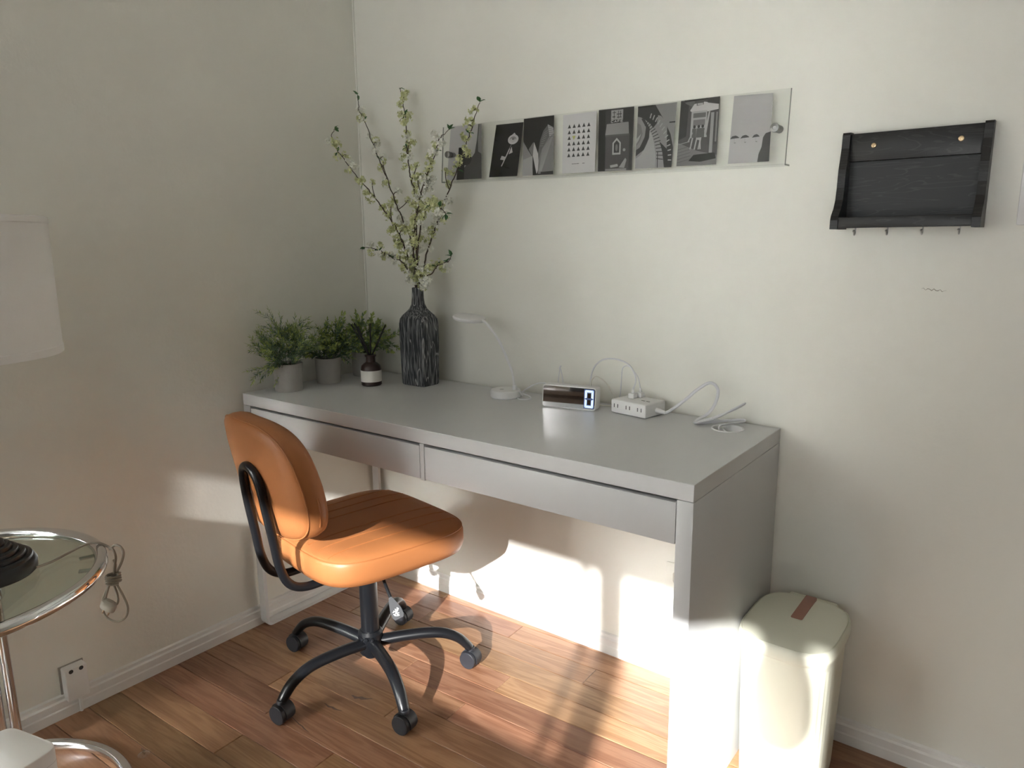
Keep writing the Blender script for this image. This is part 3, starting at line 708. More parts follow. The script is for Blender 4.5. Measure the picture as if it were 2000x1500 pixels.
# ------------------------------------------------------------------ key shelf
ks = thing('key_shelf', 'black stained wooden key shelf with four small hooks on the wall', 'key shelf', (1.659, 0, 1.205))
prof = [(0.0, 0.0), (0.080, 0.0), (0.080, 0.018), (0.076, 0.027), (0.060, 0.042), (0.050, 0.060), (0.045, 0.085), (0.044, 0.105), (0.042, 0.122), (0.036, 0.142), (0.030, 0.165), (0.028, 0.192), (0.024, 0.197), (0.0, 0.198)]
for x0 in (-0.133, 0.118): obj('side_board', prism(BM(), prof, lambda p: (x0, -p[0], p[1]), lambda p: (x0+0.015, -p[0], p[1])), BWOOD, ks, smooth=False)
obj('back_board', B(-0.118, 0.118, -0.010, -0.002, 0.004, 0.150), BWOOD, ks, smooth=False)
tb = obj('top_board', B(-0.118, 0.118, -0.022, -0.002, 0.138, 0.194, 0.0015), BWOOD, ks)
obj('shelf_board', B(-0.118, 0.118, -0.070, -0.010, 0.003, 0.010), BWOOD, ks, smooth=False)
obj('front_lip', B(-0.118, 0.118, -0.078, -0.070, 0.002, 0.024, 0.0012), BWOOD, ks)
for x in (-0.073, 0.081):
    s = obj('screw', lathe(BM(), [(0, 0.0012), (0.0018, 0.0006), (0.0022, 0.002), (0.0045, 0.0015), (0.0055, 0)], 18), BRASS, tb); s.location = (x, -0.022, 0.168); s.rotation_euler = (PI/2, 0, 0)
for x in (-0.090, -0.029, 0.034, 0.097):
    pts = [(x, -0.045, 0.004), (x, -0.045, -0.003), (x, -0.046, -0.007), (x, -0.051, -0.012), (x, -0.057, -0.011), (x, -0.059, -0.006)]
    h = obj('hook', tube(BM(), catmull(pts, 4), 0.0014, 8), STEEL, ks)
    o = obj('tip', lathe(BM(), [(0, -0.0028), (0.002, -0.002), (0.0028, 0), (0.002, 0.002), (0, 0.0028)], 12), STEEL, h); o.location = (x, -0.059, -0.0045)

# ------------------------------------------------------------------ picture ledge and postcards
pl = thing('picture_ledge', 'long clear acrylic picture ledge fixed with steel standoffs above the desk', 'picture ledge', (0.905, 0, 1.43))
def lz(x): return 1.4395 - 0.0165*(x-0.905)      # hangs slightly out of level
def sheet(x0, x1, prof):
    bm = BM(); prism(bm, prof, lambda p: (x0-0.905, p[0], p[1]+lz(x0)-1.43), lambda p: (x1-0.905, p[0], p[1]+lz(x1)-1.43)); return bm
XL, XR = 0.398, 1.412
obj('front_sheet', sheet(XL, XR, [(-0.0215, 0.075), (-0.0185, 0.075), (-0.0310, -0.083), (-0.0340, -0.083)]), ACRYL, pl, smooth=False)
obj('ledge_strip', sheet(XL, XR, [(-0.034, -0.083), (-0.034, -0.0865), (-0.004, -0.0865), (-0.004, -0.083)]), ACRYL, pl, smooth=False)
obj('sheet_edge', sheet(XR, XR+0.0015, [(-0.0215, 0.075), (-0.0185, 0.075), (-0.0310, -0.083), (-0.004, -0.083), (-0.004, -0.0865), (-0.034, -0.0865)]), ACRYLE, pl, smooth=False)
obj('sheet_edge', sheet(XL-0.0015, XL, [(-0.0215, 0.075), (-0.0185, 0.075), (-0.0310, -0.083), (-0.004, -0.083), (-0.004, -0.0865), (-0.034, -0.0865)]), ACRYLE, pl, smooth=False)
for x in (0.425, 1.386):
    s = obj('standoff', lathe(BM(), [(0, 0), (0.0085, 0), (0.0085, 0.026), (0.0082, 0.0262), (0.0082, 0.030), (0.0095, 0.0302), (0.0100, 0.034), (0.0095, 0.0375), (0.004, 0.0385), (0.0035, 0.0375), (0, 0.0375)], 24), DARKSTEEL, pl)
    s.location = (x-0.905, 0, lz(x)-1.43-0.006); s.rotation_euler = (PI/2, 0, 0)

def circ(cx, cy, rx, ry, n=20, a0=0, a1=360):
    full = abs(a1-a0) >= 359.9
    return [(cx+rx*math.cos(math.radians(a0+(a1-a0)*k/(n if full else n-1))), cy+ry*math.sin(math.radians(a0+(a1-a0)*k/(n if full else n-1)))) for k in range(n)]
def bar(a, b, wd):
    ax, ay = a; bx, by = b; dx, dy = bx-ax, (by-ay)*1.5; L = math.hypot(dx, dy); nx, ny = -dy/L*wd/2, dx/L*wd/2/1.5
    return [(ax+nx, ay+ny), (bx+nx, by+ny), (bx-nx, by-ny), (ax-nx, ay-ny)]
def rect(x0, y0, x1, y1): return [(x0, y0), (x1, y0), (x1, y1), (x0, y1)]
def postcard(label, tl_, tr_, br_, bl_, polys, lift=0.0):
    yt, yb = -0.0150-lift, -0.0265-lift
    c = [Vector((tl_[0], yt, tl_[1])), Vector((tr_[0], yt, tr_[1])), Vector((br_[0], yb, br_[1])), Vector((bl_[0], yb, bl_[1]))]
    org = (c[2]+c[3])/2
    card = thing('postcard', label, 'postcard', org, 0, 'black and white postcards on the acrylic ledge')
    nrm = (c[1]-c[0]).cross(c[3]-c[0]).normalized()
    if nrm.y > 0: nrm = -nrm
    def at(x, y, k): return c[3].lerp(c[2], x).lerp(c[0].lerp(c[1], x), y) - org + nrm*k
    bm = BM(); prism(bm, rect(0, 0, 1, 1), lambda p: at(p[0], p[1], -0.0006), lambda p: at(p[0], p[1], 0)); obj('card', bm, CARD, card, smooth=False)
    verts, faces, cols = [], [], []
    for i, (g, poly) in enumerate(polys):
        b = len(verts)
        for x, y in poly: verts.append(at(min(1, max(0, x)), min(1, max(0, y)), 0.00008+0.00002*i))
        faces.append(list(range(b, len(verts)))); cols.append(g if isinstance(g, tuple) else (g, g*0.97, g*0.99))
    me = bpy.data.meshes.new('print'); me.from_pydata(verts, [], faces)
    ca_ = me.color_attributes.new('Col', 'FLOAT_COLOR', 'CORNER')
    for p, g in zip(me.polygons, cols):
        for li in p.loop_indices: ca_.data[li].color = (*g, 1)
    return link('print', me, PRINT, card, smooth=False)
DK = 0.020
# 1: pale picture with a dark curve and a hat, half behind the branches
P1 = [(0.55, rect(0, 0, 1, 1)), (0.10, [(1, 0), (1, 1), (0.90, 1), (0.86, 0.72), (0.80, 0.48), (0.60, 0.30), (0.42, 0.16), (0.30, 0.0)]), (0.30, [(1, 0.45), (1, 1), (0.93, 1), (0.89, 0.7), (0.9, 0.5)]), (0.05, circ(0.55, 0.38, 0.16, 0.12)), (0.02, rect(0.30, 0.40, 0.46, 0.60)), (0.18, circ(0.14, 0.47, 0.09, 0.045)), (0.03, [(0.28, 0), (0.5, 0), (0.5, 0.4), (0.3, 0.3)])]
postcard('pale postcard with a dark curve, half hidden behind the flowering branches', (0.423, 1.522), (0.541, 1.520), (0.547, 1.3665), (0.412, 1.368), P1)
# 2: white rose on black
P2 = [(DK, rect(0, 0, 1, 1)), (0.62, circ(0.70, 0.695, 0.19, 0.092)), (0.62, [(0.56, 0.74), (0.72, 0.82), (0.84, 0.73), (0.7, 0.68)]), (0.30, circ(0.69, 0.70, 0.12, 0.052)), (0.55, circ(0.69, 0.685, 0.11, 0.035)), (0.20, circ(0.70, 0.705, 0.05, 0.02)),
      (0.25, bar((0.66, 0.60), (0.56, 0.47), 0.018)), (0.60, bar((0.62, 0.53), (0.40, 0.20), 0.035)), (0.60, [(0.62, 0.45), (0.68, 0.56), (0.74, 0.45), (0.60, 0.42)]), (0.55, [(0.52, 0.37), (0.36, 0.40), (0.32, 0.33), (0.48, 0.31)])]
postcard('black postcard of a white rose, leaning crooked on the ledge', (0.595, 1.511), (0.691, 1.509), (0.676, 1.366), (0.575, 1.368), P2)
# 3: ribbed building fins
P3 = [(DK, rect(0, 0, 1, 1)), (0.30, [(0, 0), (0, 0.60), (0.15, 0.46), (0.30, 0.33), (0.34, 0.0)]), (0.42, [(0, 0), (0, 0.28), (0.32, 0.34), (0.33, 0)]), (0.20, [(0.18, 0.46), (0.34, 0.58), (0.36, 0.30), (0.30, 0.34)]), (0.62, [(0.36, 0.58), (0.52, 0.34), (0.52, 0.10), (0.46, 0.02), (0.33, 0.34)]),
      (0.16, [(0.50, 0.38), (0.56, 0.60), (0.66, 0.76), (0.82, 0.86), (0.86, 0.66), (0.62, 0.44), (0.52, 0.24)]), (0.26, [(0.52, 0.26), (0.62, 0.44), (0.84, 0.64), (1, 0.72), (1, 0.02), (0.50, 0.02)]), (0.5, [(0.80, 0.86), (0.98, 0.80), (1, 0.70), (0.86, 0.64)])]
for k in range(9): P3.append((0.40, bar((0.54+0.010*k, 0.06), (0.66+0.04*k, 0.47+0.025*k), 0.012)))
for k in range(7): P3.append((0.34, bar((0.56+0.02*k, 0.50+0.035*k), (0.66+0.03*k, 0.50+0.045*k), 0.010)))
for k in range(6): P3.append((0.14, bar((0.83, 0.83-0.035*k), (0.99, 0.79-0.03*k), 0.010)))
P3.append((0.05, [(0.60, 0), (1, 0), (1, 0.06), (0.6, 0.05)])); P3.append((DK, [(0, 0.62), (0.15, 0.48), (0.17, 0.52), (0, 0.7)]))
postcard('black postcard of tall ribbed white building fins beside the rose', (0.693, 1.517), (0.793, 1.516), (0.798, 1.363), (0.696, 1.365), P3, 0.0012)
# 4: rows of small triangles
P4 = [(0.70, rect(0, 0, 1, 1))]
for j in range(6):
    for i in range(5):
        x, y = 0.20+0.145*i, 0.765-0.098*j
        if (i, j) == (1, 2): P4.append(((0.55, 0.55, 0.20), [(x-0.055, y+0.06), (x+0.055, y+0.06), (x, y-0.01)]))
        else: P4.append((0.06, [(x-0.048, y), (x+0.048, y), (x, y+0.066)]))
for a, b in ((0.30, 0.36), (0.37, 0.43), (0.44, 0.52), (0.62, 0.69)): P4.append((0.25, bar((a, 0.155), (b, 0.155), 0.018)))
postcard('white postcard printed with rows of small black triangles', (0.821, 1.513), (0.924, 1.513), (0.927, 1.3615), (0.826, 1.363), P4)
# 5: dark house front with a sign
P5 = [(0.05, rect(0, 0, 1, 1)), (0.025, rect(0, 0, 0.2, 1)), (0.09, rect(0.22, 0.0, 0.9, 0.57)), (0.30, [(0.20, 0.58), (0.88, 0.58), (0.86, 0.77), (0.24, 0.76)]), (0.12, rect(0.20, 0.555, 0.90, 0.585)), (0.36, rect(0.36, 0.82, 0.70, 0.975)),
      (0.45, [(0.42, 0.26), (0.66, 0.26), (0.66, 0.45), (0.54, 0.53), (0.42, 0.45)]), (0.06, [(0.46, 0.29), (0.62, 0.29), (0.62, 0.44), (0.54, 0.49), (0.46, 0.44)]), (0.2, circ(0.54, 0.37, 0.035, 0.06, 10)), (0.45, [(0.36, 0.09), (0.58, 0.11), (0.60, 0.07), (0.38, 0.05)]), (0.35, [(0.62, 0.05), (0.80, 0.20), (0.84, 0.17), (0.78, 0.04)]), (0.35, circ(0.76, 0.33, 0.04, 0.025, 10)), (0.30, rect(0.22, 0.0, 0.84, 0.035))]
for x0, y0, x1, y1 in ((0.40, 0.86, 0.48, 0.875), (0.40, 0.93, 0.50, 0.94), (0.44, 0.84, 0.455, 0.96), (0.56, 0.84, 0.575, 0.96), (0.52, 0.90, 0.66, 0.912), (0.62, 0.85, 0.635, 0.95), (0.53, 0.85, 0.66, 0.862)): P5.append((0.04, rect(x0, y0, x1, y1)))
for ch, x in (('C', 0.37), ('A', 0.46), ('F', 0.55), ('E', 0.64)):    # the sign over the roof reads CAFE
    S = {'C': [((0.06, 1), (0, 1)), ((0, 1), (0, 0)), ((0, 0), (0.06, 0))], 'A': [((0, 0), (0.03, 1)), ((0.03, 1), (0.06, 0)), ((0.01, 0.4), (0.05, 0.4))], 'F': [((0, 0), (0, 1)), ((0, 1), (0.06, 1)), ((0, 0.5), (0.05, 0.5))], 'E': [((0, 0), (0, 1)), ((0, 1), (0.06, 1)), ((0, 0.5), (0.05, 0.5)), ((0, 0), (0.06, 0))]}[ch]
    for a, b in S: P5.append((0.5, bar((x+a[0], 0.778+0.032*a[1]), (x+b[0], 0.778+0.032*b[1]), 0.014)))
postcard('dark postcard of a small house front with a cafe sign', (0.930, 1.514), (1.031, 1.512), (1.034, 1.359), (0.936, 1.3615), P5)
# 6: spiral staircase
P6 = [(0.30, rect(0, 0, 1, 1)), (0.05, [(0, 1), (0.45, 1), (0.70, 0.75), (0.90, 0.52), (1, 0.3), (1, 0.0), (0.80, 0.0), (0.72, 0.25), (0.58, 0.5), (0.36, 0.70), (0.10, 0.82), (0, 0.84)]),
      (0.42, [(0, 0.0), (0.55, 0.0), (0.55, 0.20), (0.46, 0.45), (0.36, 0.62), (0.30, 0.40), (0.14, 0.22), (0, 0.16)]), (0.06, [(0, 0.30), (0.10, 0.34), (0.22, 0.50), (0.24, 0.66), (0.10, 0.80), (0.20, 0.80), (0.34, 0.66), (0.34, 0.48), (0.22, 0.30), (0, 0.20)]), (0.22, [(0, 0.36), (0.10, 0.44), (0.16, 0.56), (0.10, 0.70), (0, 0.74)]), (0.45, [(0, 0.40), (0.06, 0.46), (0.12, 0.56), (0.0, 0.48)]),
      (0.34, [(0.55, 0), (0.80, 0), (0.72, 0.25), (0.58, 0.50), (0.36, 0.70), (0.20, 0.78), (0.34, 0.64), (0.48, 0.44), (0.56, 0.2)])]
for k in range(14):
    t_ = k/13; a = math.radians(8+66*t_); P6.append((0.05, bar((0.02+0.62*math.cos(a*0.9)-0.06, 0.06+0.66*math.sin(a*0.95)), (0.02+0.80*math.cos(a*0.9)-0.06, 0.03+0.76*math.sin(a*0.95)), 0.02)))
for k in range(13):
    t_ = k/12; a = math.radians(4+66*t_); P6.append((0.42, bar((0.05+0.84*math.cos(a), 0.06+0.78*math.sin(a)), (0.05+0.93*math.cos(a), 0.05+0.87*math.sin(a)), 0.028)))
P6.append((0.05, bar((0.62, 0), (0.60, 0.25), 0.02))); P6.append((0.05, bar((0.85, 0.70), (1, 0.70), 0.03))); P6.append((0.02, rect(0, 0.97, 0.4, 1)))
postcard('postcard of a dark spiral staircase curving round a pale floor', (1.042, 1.510), (1.145, 1.509), (1.141, 1.359), (1.043, 1.3615), P6)
# 7: old tram with people riding on the back
P7 = [(0.10, rect(0, 0, 1, 1)), (0.22, [(0, 0), (1, 0), (1, 0.14), (0.5, 0.22), (0, 0.36)]), (0.30, bar((0, 0.33), (0.30, 0.37), 0.02)), (0.05, [(0, 0.4), (0.2, 0.45), (0.22, 0.95), (0, 1)]), (0.16, [(0.1, 0.96), (0.4, 0.86), (0.36, 0.98)]),
      (0.60, [(0.26, 0.84), (0.36, 0.93), (0.62, 0.95), (0.98, 0.90), (0.98, 0.82), (0.72, 0.80), (0.28, 0.82)]), (0.45, rect(0.30, 0.42, 0.70, 0.82)), (0.17, rect(0.35, 0.72, 0.67, 0.79)), (0.22, rect(0.36, 0.60, 0.66, 0.69)), (0.15, [(0.42, 0.90), (0.60, 0.91), (0.60, 0.95), (0.42, 0.94)]), (0.5, rect(0.44, 0.91, 0.58, 0.935)),
      (0.08, [(0.72, 0.30), (0.98, 0.30), (0.98, 0.82), (0.76, 0.80)]), (0.34, rect(0.80, 0.18, 0.88, 0.78)), (0.25, rect(0.93, 0.34, 0.97, 0.78)), (0.45, [(0.64, 0.42), (0.70, 0.42), (0.78, 0.80), (0.74, 0.80)]),
      (0.03, [(0.30, 0.07), (0.42, 0.16), (0.95, 0.18), (0.98, 0.09), (0.6, 0.05)])]
for x in (0.40, 0.51, 0.61): P7 += [(0.05, circ(x, 0.585, 0.035, 0.025, 10)), (0.14, [(x-0.06, 0.42), (x+0.05, 0.42), (x+0.05, 0.56), (x-0.05, 0.56)]), (0.45, bar((x-0.03, 0.42), (x-0.08, 0.24), 0.035)), (0.10, bar((x+0.02, 0.42), (x+0.0, 0.26), 0.035))]
for k in range(5): P7.append((0.12, bar((0, 0.05+0.05*k), (0.34, 0.10+0.05*k), 0.010)))
P7 += [(0.45, circ(0.53, 0.40, 0.045, 0.02, 10)), (0.5, bar((0.56, 0.4), (0.58, 0.24), 0.03)), (0.4, bar((0.36, 0.5), (0.26, 0.36), 0.03)), (0.4, bar((0.66, 0.52), (0.72, 0.42), 0.03)), (0.02, [(0.1, 0.98), (1, 0.98), (1, 1), (0.1, 1)]), (0.06, [(0.7, 0.93), (1, 0.89), (1, 1), (0.7, 1)])]
postcard('postcard of an old tram with riders clinging to its back', (1.155, 1.510), (1.251, 1.509), (1.253, 1.358), (1.154, 1.360), P7)
# 8: beach parasols in haze
P8 = [(0.50, rect(0, 0, 1, 1)), (0.54, rect(0, 0, 1, 0.38)), (0.10, [(0.72, 0), (0.74, 0.12), (0.80, 0.22), (0.82, 0.36), (0.88, 0.42), (1, 0.44), (1, 0)])]
for x, wd in ((0.11, 0.13), (0.37, 0.115), (0.645, 0.095)): P8 += [(0.09, [(x-wd, 0.365), (x-wd*0.5, 0.405), (x+wd*0.2, 0.415), (x+wd*0.7, 0.395), (x+wd, 0.375), (x, 0.372)]), (0.40, bar((x, 0.37), (x, 0.30), 0.008)), (0.30, circ(x+0.02, 0.305, 0.025, 0.008, 8))]
postcard('pale hazy postcard of beach parasols at the right end', (1.284, 1.506), (1.372, 1.502), (1.375, 1.356), (1.281, 1.357), P8)

# ================================================================== ON THE DESK
# ------------------------------------------------------------------ vase and flowering branches
vz = thing('bottle_vase', 'tall square black and grey wood-grain bottle vase on the desk', 'vase', (0.352, -0.106, DZ))
prof = [(0.047, 0.036, 8, 0.0), (0.049, 0.038, 9, 0.004), (0.050, 0.039, 9, 0.05), (0.052, 0.040, 9, 0.13), (0.0525, 0.0405, 8, 0.19), (0.051, 0.040, 6, 0.205), (0.046, 0.037, 4, 0.216), (0.036, 0.031, 3, 0.226), (0.027, 0.025, 2.4, 0.236), (0.021, 0.0205, 2, 0.250), (0.0185, 0.0185, 2, 0.268), (0.0175, 0.0175, 2, 0.290), (0.0178, 0.0178, 2, 0.299), (0.0165, 0.0165, 2, 0.3005), (0.0145, 0.0145, 2, 0.299), (0.0135, 0.0135, 2, 0.26)]
obj('bottle', loft(BM(), [[(x, y, z) for x, y in superell(a, b, e, 64)] for a, b, e, z in prof]), VASE, vz, sharp=50)

def leaf_mesh(name, L, W, fold=0.25, curl=0.15):
    me = bpy.data.meshes.new(name)
    v = [(0, 0, 0), (L*0.35, W, fold*W), (L*0.7, W*0.75, fold*W-curl*L*0.4), (L, 0, -curl*L), (L*0.7, -W*0.75, fold*W-curl*L*0.4), (L*0.35, -W, fold*W), (L*0.35, 0, 0), (L*0.7, 0, -curl*L*0.4)]
    me.from_pydata(v, [], [(0, 6, 1), (6, 7, 2, 1), (7, 3, 2), (0, 5, 6), (6, 5, 4, 7), (7, 4, 3)])
    return me
LEAF_ME = leaf_mesh('leaf', 0.022, 0.0065); LEAF_ME.materials.append(LEAFB)
rb_ = random.Random(21)
def rvec(r): 
    while True:
        v = Vector((r.uniform(-1, 1), r.uniform(-1, 1), r.uniform(-1, 1)))
        if 0.05 < v.length < 1: return v.normalized()
def cluster_mesh(mat, r, size, nf):
    """a blossom head: small four-petalled florets facing outwards"""
    verts, faces = [], []
    for _ in range(nf):
        d = rvec(r); d.z = d.z*0.8+0.15; d.normalize(); c = d*size*r.uniform(0.45, 1.0)
        u = d.orthogonal().normalized(); u.rotate(Quaternion(d, r.uniform(0, 6.28))); v = d.cross(u); s = size*r.uniform(0.36, 0.55)
        b0 = len(verts); verts.append(c - d*s*0.35)
        for k in range(5):
            a = 2*PI*k/5; e = u*math.cos(a)+v*math.sin(a); f = u*math.cos(a+0.55)+v*math.sin(a+0.55); g = u*math.cos(a-0.55)+v*math.sin(a-0.55)
            i = len(verts); verts += [c+g*s*0.6+d*s*0.05, c+e*s+d*s*0.25, c+f*s*0.6+d*s*0.05]
            faces.append((b0, i, i+1, i+2))
        # little stalk
        i = len(verts); w_ = u*0.0004; verts += [w_, -w_, c-w_, c+w_]; faces.append((i, i+1, i+2, i+3))
    me = bpy.data.meshes.new('blossom'); me.from_pydata(verts, [], faces); me.materials.append(mat); return me
BL_G = [cluster_mesh(BLOSG, rb_, 0.0145, 13) for _ in range(5)]
BL_W = [cluster_mesh(BLOSW, rb_, 0.014, 16) for _ in range(4)]
def place(name, me, loc, xdir, roll, scale, parent):
    o = bpy.data.objects.new(name, me); COL.objects.link(o); o.parent = parent
    q = Vector(xdir).normalized().to_track_quat('X', 'Z') @ Quaternion((1, 0, 0), roll)
    o.rotation_mode = 'QUATERNION'; o.rotation_quaternion = q; o.location = loc; o.scale = (scale,)*3
    return o
BR = [
 ('leftmost tall flowering branch in the bottle vase', [(0.334, -0.1, 1.054), (0.307, -0.109, 1.167), (0.292, -0.118, 1.212), (0.261, -0.126, 1.263), (0.204, -0.135, 1.327), (0.137, -0.144, 1.397), (0.081, -0.153, 1.459), (0.055, -0.161, 1.504), (0.083, -0.17, 1.533)], 17, 0.15, 0.42, 0.9),
 ('second tall flowering branch from the left, leaning over the wall corner', [(0.341, -0.1, 1.054), (0.323, -0.094, 1.181), (0.289, -0.087, 1.235), (0.246, -0.081, 1.309), (0.197, -0.075, 1.398), (0.148, -0.069, 1.478), (0.102, -0.062, 1.559), (0.069, -0.056, 1.606), (0.058, -0.05, 1.652)], 15, 0.45, 0.42, 0.9),
 ('tallest upright flowering branch at the middle of the vase', [(0.356, -0.11, 1.055), (0.35, -0.101, 1.176), (0.342, -0.092, 1.318), (0.317, -0.084, 1.381), (0.299, -0.075, 1.44), (0.287, -0.066, 1.494), (0.277, -0.058, 1.557), (0.257, -0.049, 1.621), (0.243, -0.04, 1.65)], 16, 0.15, 0.1, 0.92),
 ('flowering branch with a white blossom head, bending right beside the first postcard', [(0.352, -0.12, 1.056), (0.365, -0.13, 1.158), (0.382, -0.14, 1.233), (0.409, -0.15, 1.287), (0.433, -0.16, 1.327), (0.477, -0.17, 1.39), (0.512, -0.18, 1.428), (0.536, -0.19, 1.46), (0.581, -0.2, 1.479)], 15, 0.35, 0.1, 0.9),
 ('rightmost tall flowering branch crossing in front of the first postcard', [(0.36, -0.105, 1.055), (0.394, -0.101, 1.162), (0.422, -0.097, 1.219), (0.439, -0.093, 1.266), (0.455, -0.089, 1.305), (0.5, -0.086, 1.379), (0.529, -0.082, 1.443), (0.55, -0.078, 1.486), (0.572, -0.074, 1.54), (0.581, -0.07, 1.567)], 15, 0.4, 0.1, 0.92),
 ('short flowering branch hooking right and downwards at mid height', [(0.35, -0.116, 1.06), (0.399, -0.142, 1.191), (0.453, -0.164, 1.281), (0.5, -0.186, 1.287), (0.551, -0.208, 1.276), (0.589, -0.23, 1.26)], 9, 0.35, 0.1, 0.95),
 ('low flowering branch reaching left above the vase neck', [(0.345, -0.112, 1.056), (0.336, -0.14, 1.119), (0.299, -0.16, 1.145), (0.27, -0.18, 1.162), (0.231, -0.2, 1.173)], 8, 0.3, 0.2, 1.0),
 ('low flowering branch reaching right above the vase neck', [(0.361, -0.108, 1.056), (0.396, -0.134, 1.071), (0.453, -0.148, 1.098), (0.497, -0.162, 1.123), (0.545, -0.176, 1.132), (0.568, -0.19, 1.147)], 7, 0.35, 0.1, 0.75)]
VASEC = Vector((0.352, -0.106, 0))
for label, pts, nb, pw, t0, t1 in BR:
    base = Vector((0.352+(pts[0][0]-0.352)*0.45, -0.106+(pts[0][1]+0.106)*0.45, 0.99))
    t = thing('flowering_branch', label, 'branch', base, 0, 'flowering branches in the bottle vase')
    path = catmull([base]+[Vector((0.352+(pts[0][0]-0.352)*0.55, -0.106+(pts[0][1]+0.106)*0.55, 1.052))]+[Vector(p) for p in pts[1:]], 7)
    n = len(path)
    path = [p + (rvec(rb_)*0.0022 if 8 < i < n-1 else Vector()) for i, p in enumerate(path)]
    stem = obj('stem', tube(BM(), sub(path, base), [0.0029-0.0020*i/(n-1) for i in range(n)], 6), TWIG, t)
    # blossoms along the branch, denser low down
    k0 = 9
    nb = int(nb*1.75)
    for j in range(nb):
        f_ = ((j+rb_.random()*0.8)/nb)**1.2; f_ = f_*t1
        i = int(k0 + f_*(n-1-k0)); i = max(k0, min(n-2, i))
        tan = (path[i+1]-path[i]).normalized(); off = rvec(rb_); off = (off - tan*off.dot(tan)).normalized()
        c = path[i] + off*rb_.uniform(0.008, 0.017)
        c.y = min(c.y, -0.018)
        me = rb_.choice(BL_W) if rb_.random() < pw else rb_.choice(BL_G)
        place('blossom', me, c-base, off, rb_.uniform(0, 6.28), rb_.uniform(0.8, 1.25), t)
        if rb_.random() < 0.55:
            obj('twiglet', tube(BM(), sub([path[i], path[i]*0.5+c*0.5+Vector((0, 0, 0.003)), c], base), [0.0016, 0.0013, 0.0008], 5), TWIG, stem)
    # leaves: a tuft at the tip and a few pairs along the upper part
    tip = path[-1]; td = (path[-1]-path[-4]).normalized()
    for k in range(3):
        d = (td*0.6 + rvec(rb_)*0.9).normalized(); place('leaf', LEAF_ME, tip-base, d, rb_.uniform(-0.6, 0.6), rb_.uniform(0.7, 1.0), t)
    for f_ in (0.80, 0.62):
        i = int(f_*(n-1)); d = rvec(rb_); d.y *= 0.4
        for s in (1, -0.6): place('leaf', LEAF_ME, path[i]-base, (d*s+Vector((0, 0, 0.4))), rb_.uniform(-0.5, 0.5), rb_.uniform(0.7, 1.0), t)
    # a forked side twig
    if len(pts) > 6:
        for f_ in (0.42, 0.55):
            i = int(f_*(n-1)); d = rvec(rb_); d.z = abs(d.z)+0.5; d.y *= 0.5; d.normalize(); a = path[i]; b = a+d*0.03; c = b+(d+Vector((0.3, 0, 0.5))).normalized()*0.022
            obj('twiglet', tube(BM(), catmull(sub([a, b, c], base), 4), 0.0013, 5), TWIG, stem)
            place('blossom', rb_.choice(BL_G), c-base, d, 0, 0.8, t)
# the round white blossom head on the branch bending right
bh = [o for o in COL.objects if o.name.startswith('flowering_branch') and 'white blossom head' in o['label']][0]
for k in range(5):
    c = Vector((0.462, -0.168, 1.362)) + rvec(rb_)*0.014; place('blossom', rb_.choice(BL_W), c-bh.location, rvec(rb_), 0, 1.0, bh)

# ------------------------------------------------------------------ three small potted plants
def needle(verts, faces, mats, p, d, L, W, side, mi):
    d = d.normalized(); s = d.cross(side); s = s.normalized() if s.length > 1e-3 else d.orthogonal().normalized()
    b = len(verts); n_ = s.cross(d)*W*0.4
    verts += [p, p+d*L*0.5+s*W+n_, p+d*L, p+d*L*0.5-s*W+n_]; faces.append((b, b+1, b+2)); faces.append((b, b+2, b+3)); mats += [mi, mi]
def sprig(parent, p0, d0, L, droop, nl, leafL, leafW, mats_, r, twigs=3, tipf=0.6):
    """stem with leaves all round it and short side shoots"""
    verts, faces, mi = [], [], []
    stems = []
    def grow(p, d, L, nl, lv):
        pts = [p.copy()]; q = p.copy(); dd = d.normalized(); N_ = 8
        for k in range(N_):
            dd = (dd + Vector((0, 0, -droop*0.12)) + rvec(r)*0.07).normalized(); q = q + dd*L/N_; pts.append(q.copy())
        stems.append((pts, lv))
        for k in range(nl):
            f_ = (k+0.5)/nl; f_ = 0.12+0.88*f_; i = min(N_-1, int(f_*N_)); a = pts[i].lerp(pts[i+1], f_*N_-i); tg = (pts[i+1]-pts[i]).normalized()
            o_ = rvec(r); o_ = (o_-tg*o_.dot(tg)).normalized()
            needle(verts, faces, mi, a, o_*0.8+tg*0.75, leafL*r.uniform(0.75, 1.2)*(1.1-0.45*f_), leafW*r.uniform(0.8, 1.2), tg, 1 if (f_ > tipf and r.random() < 0.75) or r.random() < 0.12 else 0)
        needle(verts, faces, mi, pts[-1], dd, leafL, leafW, Vector((0.3, 0.2, 1)), 1)
        if lv == 0:
            for k in range(twigs):
                i = r.randint(2, 6); o_ = rvec(r); tg = (pts[i+1]-pts[i]).normalized()
                grow(pts[i], (tg*0.9+o_*0.8), L*0.38, int(nl*0.42), 1)
    grow(p0, d0, L, nl, 0)
    bm = BM()
    for pts, lv in stems: tube(bm, pts, [0.0011-0.0006*i/8 if lv == 0 else 0.0006 for i in range(len(pts))], 4)
    bmesh.ops.recalc_face_normals(bm, faces=bm.faces[:])
    vl = [bm.verts.new(v) for v in verts]
    for f_, m_ in zip(faces, mi):
        q = bm.faces.new([vl[i] for i in f_]); q.material_index = m_
    me = bpy.data.meshes.new('sprig'); bm.to_mesh(me); bm.free()
    return link('sprig', me, mats_, parent, smooth=False)
def pot(t, r, h):
    obj('pot', lathe(BM(), [(0, 0), (r*0.90, 0), (r*0.93, 0.003), (r, h-0.002), (r*0.99, h), (r*0.91, h), (r*0.90, h-0.012), (0, h-0.012)], 40), CONCRETE, t)
    obj('soil', lathe(BM(), [(r*0.9, h-0.010), (r*0.6, h-0.006), (0, h-0.004)], 20), SOIL, t)
rq = random.Random(5)
